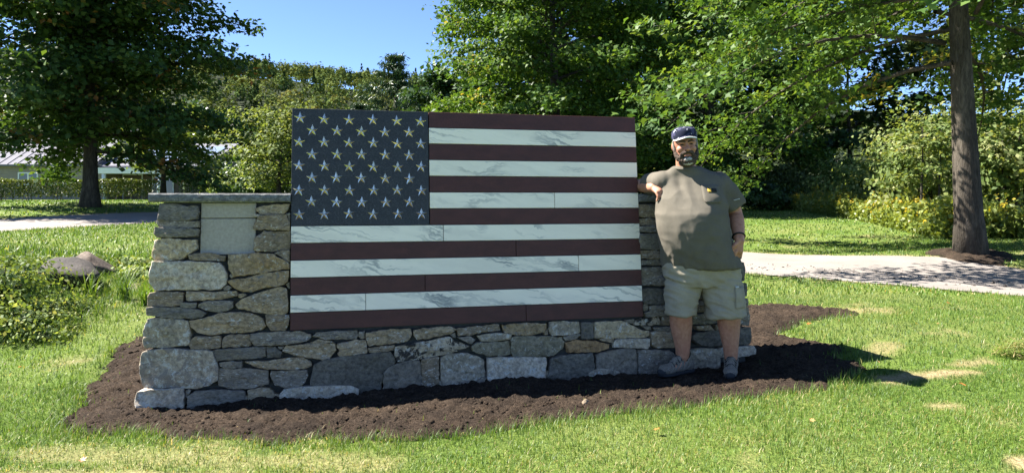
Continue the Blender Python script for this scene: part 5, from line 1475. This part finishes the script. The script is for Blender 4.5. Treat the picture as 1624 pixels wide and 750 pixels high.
# beard
e = MB()
for s in (-1, 1):
    limb(e, [hp(s * .078, -.004, .005), hp(s * .072, -.026, -.038), hp(s * .056, -.050, -.076), hp(s * .022, -.072, -.098)], [.008, .016, .024, .026], 12)
    limb(e, [hp(s * .004, -.099, -.034), hp(s * .030, -.090, -.041), hp(s * .047, -.072, -.066)], [.011, .013, .014], 12)
ellipsoid(e, hp(0, -.072, -.098), (.050, .036, .036), HEAD); ellipsoid(e, hp(0, -.045, -.115), (.062, .05, .03), HEAD)
bm_ = fuse(e, .0045, 1); displace(bm_, lambda c, n: .004 * mnoise.noise(c * 160) + .004 * mnoise.noise(c * 60))
put('beard', bm_, 'beard_dark', label='dark brown beard and moustache')
e = MB(); ellipsoid(e, hp(0, -.087, -.090), (.034, .022, .022), HEAD); ellipsoid(e, hp(0, -.074, -.112), (.042, .030, .022), HEAD)
bm_ = fuse(e, .004, 1); displace(bm_, lambda c, n: .004 * mnoise.noise(c * 170))
put('chin_beard', bm_, 'beard_white', label='white patch of beard on the chin')
for s in (-1, 1):
    e = MB(); limb(e, [hp(s * .080, .000, .045), hp(s * .079, -.004, .015), hp(s * .077, -.008, -.02)], [.009, .010, .010], 8); put('sideburn', e.mesh('sideburn', True), 'hair')
e = MB(); limb(e, [hp(-.022, -.1035, -.060), hp(0, -.1065, -.058), hp(.022, -.1035, -.060)], [.004, .006, .004], 8); put('lip', e.mesh('lip', True), 'lip')
e = MB(); ellipsoid(e, hp(0, .035, .0), (.079, .078, .07), HEAD); put('hair', fuse(e, .006, 1), 'hair')
# cap: crown, brim with pale edge, button
e = MB(); vs = []; fs = []; n = 32
for j, (k, z) in enumerate(((1.0, .062), (1.02, .080), (.99, .104), (.88, .126), (.66, .141), (.36, .148), (.08, .150))):
    for i in range(n):
        a = 2 * math.pi * i / n; vs.append(hp(math.cos(a) * .0885 * k, .008 + math.sin(a) * .108 * k, z + .012 * (math.sin(a) < -.5 and j in (2, 3))))
for j in range(6):
    for i in range(n): fs.append((j*n+i, j*n+(i+1) % n, (j+1)*n+(i+1) % n, (j+1)*n+i))
fs.append(tuple(range(6*n, 7*n))); e.add(vs, fs); cp = put('cap', e.mesh('cap', True), 'cap_cloth', label='dark navy cap with pale blotches and white edged brim')
def brim(r_in, r_out, dz, th, name, mt):
    e = MB(); vs = []; fs = []; n = 22
    for i in range(n + 1):
        a = math.radians(200 + 140 * i / n); w = math.sin(math.pi * i / n) ** .55
        for rr, zz in ((0, 0), (1, 0), (1, th), (0, th)):
            ex = r_in + (r_out - r_in) * rr
            x = math.cos(a) * (.088 + .006 * ex * w); y = .008 + math.sin(a) * .106 - ex * w
            drop = -.12 * ex * w - (x / .09) ** 2 * .026 - max(0, -x / .09) * .004
            vs.append(hp(x, y, .080 + drop + zz + dz))
    for i in range(n):
        for k in range(4): fs.append((i*4+k, i*4+(k+1) % 4, (i+1)*4+(k+1) % 4, (i+1)*4+k))
    fs += [(0, 1, 2, 3), tuple(reversed(range(n*4, n*4+4)))]
    e.add(vs, fs); me = e.mesh(name, False); bmx = bmesh.new(); bmx.from_mesh(me); bmesh.ops.recalc_face_normals(bmx, faces=bmx.faces[:]); bmx.to_mesh(me); bmx.free()
    return put(name, me, mt)
brim(-.004, .060, 0, .004, 'cap_brim', 'cap_cloth'); brim(.0585, .0665, -.0015, .008, 'brim_edge', 'cap_white')
# shirt: torso and sleeves as one garment
e = MB()
loft(e, [(1.378, 5.135, .792, .288, .195, .165), (1.366, 5.13, .83, .280, .205, .165), (1.335, 5.12, .93, .256, .228, .165), (1.312, 5.11, 1.06, .250, .238, .165), (1.300, 5.115, 1.18, .254, .232, .165),
         (1.300, 5.13, 1.30, .250, .180, .155), (1.303, 5.145, 1.40, .240, .128, .145), (1.300, 5.15, 1.465, .205, .100, .125), (1.285, 5.15, 1.505, .140, .098, .108), (1.272, 5.145, 1.535, .094, .088, .094)], 44, 2.35, math.radians(-22))
sl_end = LSH.lerp(LEL, .66)
limb(e, [LSH + Vector((-.16, .01, .045)), LSH + Vector((-.06, .01, .010)), LSH + Vector((0, 0, 0))], [.070, .085, .088], 20)
e.tube([LSH + Vector((-.03, 0, 0)), LSH.lerp(LEL, .3) + Vector((.010, 0, 0)), LSH.lerp(LEL, .62) + Vector((.012, 0, 0)), LSH.lerp(LEL, .78) + Vector((.012, 0, 0))], [.088, .092, .090, .092], 22)
limb(e, [RSH + Vector((.13, -.01, .040)), RSH + Vector((.05, 0, .005)), RSH], [.070, .082, .084], 20)
e.tube([RSH + Vector((.02, -.02, 0)), RSH.lerp(REL, .35), RSH.lerp(REL, .55), RSH.lerp(REL, .66)], [.084, .082, .078, .078], 22)
sh = fuse(e, .0085, 9, .5)
def rid(x, y, z): return (1 - abs(mnoise.noise(Vector((x, y, z)))) * 2.2)
def folds(c, n):
    t = c.z; x = c.x - 1.3
    f = .006 * mnoise.noise(Vector((c.x * 6, c.y * 6, c.z * 2.2)))
    f += .007 * rid(c.x * 9 + c.z * 3, c.y * 7, c.z * 2.5 - c.x * 3)                          # hanging folds
    f += .0045 * rid(c.x * 6 - c.z * 9, c.y * 6, c.z * 11 + c.x * 9) * min(1, max(0, 1.45 - t) * 3)     # drag lines across the belly
    f += .009 * math.sin((c.z * 34 + c.x * 26) + 4 * mnoise.noise(c * 5)) * max(0, 1 - abs(t - 1.30) / .13) * max(0, min(1, (x - .02) * 8))
    f += .010 * math.sin(c.x * 62 + c.z * 8 + 2 * mnoise.noise(c * 4)) * max(0, 1 - abs(t - 1.40) / .12) * max(0, 1 - abs(c.x - 1.20) / .10)
    f += .006 * rid(c.x * 22, c.y * 16, c.z * 5) * max(0, 1 - (t - .79) / .25)
    return f + max(0, 1 - (t - .792) / .02) * .004
displace(sh, folds)
shirt = put('shirt', sh, 'shirt', label='taupe short sleeved work shirt with chest pocket')
e = MB(); n = 30; pts = []
for i in range(n + 1):
    a = 2 * math.pi * i / n; pts.append((1.270 + math.cos(a) * .092, 5.142 + math.sin(a) * .088 , 1.532 - .016 * (math.sin(a) < 0) * -math.sin(a) - .004))
e.tube(pts, [.0095] * (n + 1), 8, False); put('collar', e.mesh('collar', True), 'shirt', shirt)
# surface point on the shirt front for the sewn-on pieces
from mathutils.bvhtree import BVHTree
bv = BVHTree.FromPolygons([v.co[:] for v in sh.vertices], [tuple(p.vertices) for p in sh.polygons])
def on_front(x, z, off):
    h = bv.ray_cast(Vector((x - 1.4, 4.3 - 5.12, z - MG)), Vector((0, 1, 0)))[0]
    return Vector((h.x, h.y - off, h.z))
def patch(name, x0, x1, z0, z1, mt, off=.003, th=.006, nx_=8, nz_=8, corner=True, parent=shirt):
    e = MB(); vs = []; fs = []
    for lay in (off + th, off - .008):
        for j in range(nz_ + 1):
            for i in range(nx_ + 1):
                z = z0 + (z1 - z0) * j / nz_; x = x0 + (x1 - x0) * i / nx_
                if corner and j < 2: x = (x - (x0 + x1) / 2) * (.8 if j == 0 else .95) + (x0 + x1) / 2
                vs.append(on_front(x, z, lay))
    m = (nx_ + 1) * (nz_ + 1)
    for j in range(nz_):
        for i in range(nx_):
            a = j * (nx_ + 1) + i; q4 = (a, a + 1, a + nx_ + 2, a + nx_ + 1); fs.append(q4); fs.append(tuple(m + k for k in reversed(q4)))
    rim = [i for i in range(nx_ + 1)] + [j * (nx_ + 1) + nx_ for j in range(1, nz_ + 1)] + [nz_ * (nx_ + 1) + i for i in reversed(range(nx_))] + [j * (nx_ + 1) for j in reversed(range(1, nz_))]
    for a, c in zip(rim, rim[1:] + rim[:1]): fs.append((a, m + a, m + c, c))
    e.add(vs, fs); me = e.mesh(name, True)
    o = link(name, me, MAT[mt], parent); return o
pk = patch('chest_pocket', 1.335, 1.462, 1.265, 1.395, 'shirt', .004, .005)
simple('logo_yellow', (.62, .36, .05), .8, .2, var=.05, bmp=0); simple('logo_black', (.02, .02, .02), .8, .2, bmp=0); simple('logo_grey', (.55, .55, .52), .7, .2, bmp=0)
patch('pocket_logo', 1.372, 1.395, 1.345, 1.372, 'logo_yellow', .012, .002, 3, 3, False); patch('pocket_label', 1.398, 1.432, 1.345, 1.372, 'logo_black', .012, .002, 3, 3, False)
e = MB()
q0 = LSH.lerp(LEL, .60) + Vector((.020, -.098, .010))
for dx, w in ((0, .010), (.013, .006), (.024, .006), (.034, .005)):
    e.box(q0.x - .01 + dx, q0.x - .01 + dx + w, q0.y - .002, q0.y + .02, q0.z + dx * .25, q0.z + dx * .25 + .006)
put('sleeve_logo', e.mesh('sleeve_logo'), 'logo_grey', shirt)
# wrist band
e = MB(); c0 = LEL.lerp(LWR, .84); ax = (LWR - LEL).normalized(); s1 = ax.orthogonal().normalized(); s2 = ax.cross(s1)
e.tube([c0 + (s1 * math.cos(6.2832 * i / 24) + s2 * math.sin(6.2832 * i / 24)) * .042 for i in range(25)], [.0065] * 25, 8, False); put('wrist_band', e.mesh('wrist_band', True), 'band')
# shorts
e = MB()
loft(e, [(1.375, 5.14, .655, .235, .150, .150), (1.375, 5.14, .72, .268, .170, .165), (1.378, 5.14, .80, .275, .175, .155), (1.375, 5.14, .84, .265, .165, .15)], 36, 2.4)
e.tube([(1.262, 5.14, .74), (1.232, 5.125, .60), (1.224, 5.115, .50), (1.222, 5.115, .437)], [.134, .124, .112, .109], 26)
e.tube([(1.500, 5.14, .74), (1.530, 5.125, .60), (1.542, 5.115, .50), (1.548, 5.115, .425)], [.150, .146, .140, .138], 26)
so = fuse(e, .0080, 2, .5)
def sfold(c, n):
    f = .008 * mnoise.noise(Vector((c.x * 10, c.y * 8, c.z * 13))) + .009 * (1 - 2 * abs(mnoise.noise(Vector((c.x * 8, c.y * 8, c.z * 24 + c.x * 9)))))
    f += .006 * math.sin(c.z * 75 + c.x * 20 + 4 * mnoise.noise(c * 6)) * max(0, 1 - abs(c.z - .72) / .10)
    return f + .003 * (c.z < .455)
displace(so, sfold); shorts = put('shorts', so, 'shorts', label='khaki cargo shorts with a side pocket')
bv2 = BVHTree.FromPolygons([v.co[:] for v in so.vertices], [tuple(p.vertices) for p in so.polygons])
bv_keep = bv; bv = bv2
patch('cargo_pocket', 1.575, 1.655, .50, .655, 'shorts', .004, .006, 6, 8, False, shorts); patch('pocket_zip', 1.578, 1.602, .652, .662, 'logo_grey', .010, .003, 3, 2, False, shorts)
bv = bv_keep
# shoes
def shoe(an, fd, name):
    fd = fd.normalized(); sdv = Vector((-fd.y, fd.x, 0)); base = Vector((an.x, an.y, MG - .012))
    def q(f, s, z): return base + fd * f * 1.1 + sdv * s * 1.1 + Vector((0, 0, z * 1.06))
    root = empty(name, (0, 0, 0)); root.parent = man; root.location = (0, 0, 0)
    up_ = MB(); R3 = Matrix(((fd.x, sdv.x, 0), (fd.y, sdv.y, 0), (0, 0, 1)))
    ellipsoid(up_, q(.135, .0, .050), (.085, .047, .040), R3); ellipsoid(up_, q(.040, .0, .062), (.095, .045, .052), R3); ellipsoid(up_, q(-.050, 0, .060), (.048, .040, .055), R3)
    limb(up_, [q(-.022, 0, .07), q(-.014, 0, .112)], [.050, .050], 16); limb(up_, [q(.11, 0, .072), q(.045, 0, .105)], [.030, .034], 14)
    me = fuse(up_, .006, 2); displace(me, lambda c, n: .0035 * math.sin((c - base).dot(fd) * 160 + c.z * 110) * (c.z > MG + .03) + .002 * mnoise.noise(c * 60))
    me.transform(MI); link('upper', me, MAT['shoe'], root)
    so_ = MB(); ellipsoid(so_, q(.120, 0, .016), (.105, .052, .020), R3); ellipsoid(so_, q(.02, 0, .018), (.11, .046, .022), R3); ellipsoid(so_, q(-.055, 0, .018), (.050, .044, .024), R3); ellipsoid(so_, q(.195, 0, .038), (.030, .036, .026), R3)
    me = fuse(so_, .006, 1); me.transform(MI); link('sole', me, MAT['shoe_dark'], root)
    lc = MB()
    for k in range(5):
        f = .045 + k * .022; z = .133 - k * .012
        lc.tube([q(f, -.036, z - .026), q(f + .006, -.012, z), q(f - .002, .012, z), q(f, .036, z - .026)], [.0042] * 4, 6)
    me = lc.mesh('laces', True); me.transform(MI); link('laces', me, MAT['shoe_dark'], root)
    sk = MB(); sk.tube([q(-.014, 0, .10), q(-.010, 0, .15), an + Vector((0, 0, .062))], [.047, .0475, .047], 18)
    me = sk.mesh('sock', True); me.transform(MI); link('sock', me, MAT['sock'], root)
shoe(LA, Vector((-.32, -.95, 0)), 'shoe'); shoe(RA, Vector((-.84, -.54, 0)), 'shoe')

# ------------------------------------------------------------------ small things on the ground
r_ = np.random.default_rng(17)
lf = np.array([(0,-.5,0),(.16,-.3,.1),(.5,-.25,.02),(.28,.02,.14),(.42,.32,.04),(.12,.25,.12),(0,.55,0),(-.12,.25,.1),(-.42,.3,.14),(-.28,.02,.05),(-.5,-.25,.12),(-.16,-.3,.06),(0,0,.0)])
lfF = np.array([(k, (k+1) % 12, 12) for k in range(12)])
leaf_meshes = []
for tn in (.05, .35, .6, .95):
    me = mesh_np('fallen_leaf', lf * np.array([1, 1, .9]), lfF, False, {'tone': np.full(13, tn)}); me.materials.append(MAT['fallen']); leaf_meshes.append(me)
spots = [(2.9, 6.9, 'small orange leaf on the grass notch right of the soil bed'), (3.5, 7.3, 'small brown leaf by the back right tip of the soil bed'),
 (4.3, 7.6, 'small orange leaf on the lawn just below the drive edge'), (2.75, 5.3, 'small brown leaf at the tip of the shadow on the lawn'),
 (-2.2, 3.62, 'small orange leaf on the dry strip at bottom left'), (-3.9, 5.6, 'small orange leaf on the lawn left of the soil bed'),
 (3.0, 4.7, 'small dry leaf on the lawn below the straw streak'), (1.7, 4.0, 'small orange leaf on the front lawn below the man'),
 (5.0, 8.1, 'small dry leaf near the right edge below the drive'), (-6.9, 12.0, 'orange leaf on the far lawn before the left road'),
 (.8, 3.9, 'small dry leaf on the front lawn below the right half of the flag'), (4.1, 6.8, 'small dry leaf on the lawn above the straw heap')]
for k, (x, y, lb) in enumerate(spots):
    o = bpy.data.objects.new('fallen_leaf', leaf_meshes[k % 4]); COL.objects.link(o)
    s = .025 + .025 * r_.random(); o.scale = (s, s, s); o.location = (x, y, gz(x, y) + .035); o.rotation_euler = (r_.uniform(-.5, .5), r_.uniform(-.5, .5), r_.uniform(0, 6.28))
    tag(o, lb, 'leaf', 'fallen leaves on the lawn')
# heap of raked straw at the right edge
n = 420; a = r_.uniform(0, 6.28, n); rr = .17 * np.sqrt(r_.random(n)); x = 4.02 + np.cos(a) * rr; y = 5.62 + np.sin(a) * rr * .8
h = .13 * (1 - (rr / .17) ** 2) * r_.random(n) ** .5
d = r_.standard_normal((n, 3)); d[:, 2] = np.abs(d[:, 2]) * .35 - .1; d = unit(d) * r_.uniform(.05, .13, n)[:, None]
c = np.stack([x, y, ground_z(x, y) + .02 + h], 1); sdv = unit(np.cross(d, np.tile((0, 0, 1.0), (n, 1)))) * .0025
V = np.stack([c - d/2 - sdv, c - d/2 + sdv, c + d/2 + sdv, c + d/2 - sdv], 1).reshape(-1, 3); F = np.arange(n * 4).reshape(-1, 4)
o = link('straw_heap', mesh_np('straw_heap', V, F, False, {'tone': np.repeat(r_.uniform(.55, 1.0, n), 4)}), MAT['grass_blade']); tag(o, 'small heap of raked dry grass at the right edge of the lawn', 'straw heap')
# crumbs of soil tracked onto the drive
n = 260; t = r_.random(n); x = 3.9 + 3.6 * t + r_.normal(0, .25, n); y = 12.6 - 2.6 * t + r_.normal(0, .35, n)
v, f = lumps(x, y, ground_z(x, y) + .015, .006 + .022 * r_.random(n) ** 3, 12, .5)
tag(link('road_crumbs', mesh_np('road_crumbs', v, f), MAT['soil']), 'crumbs of soil and bark scattered on the drive', None, kind='stuff')
# dead twigs in the bed's back
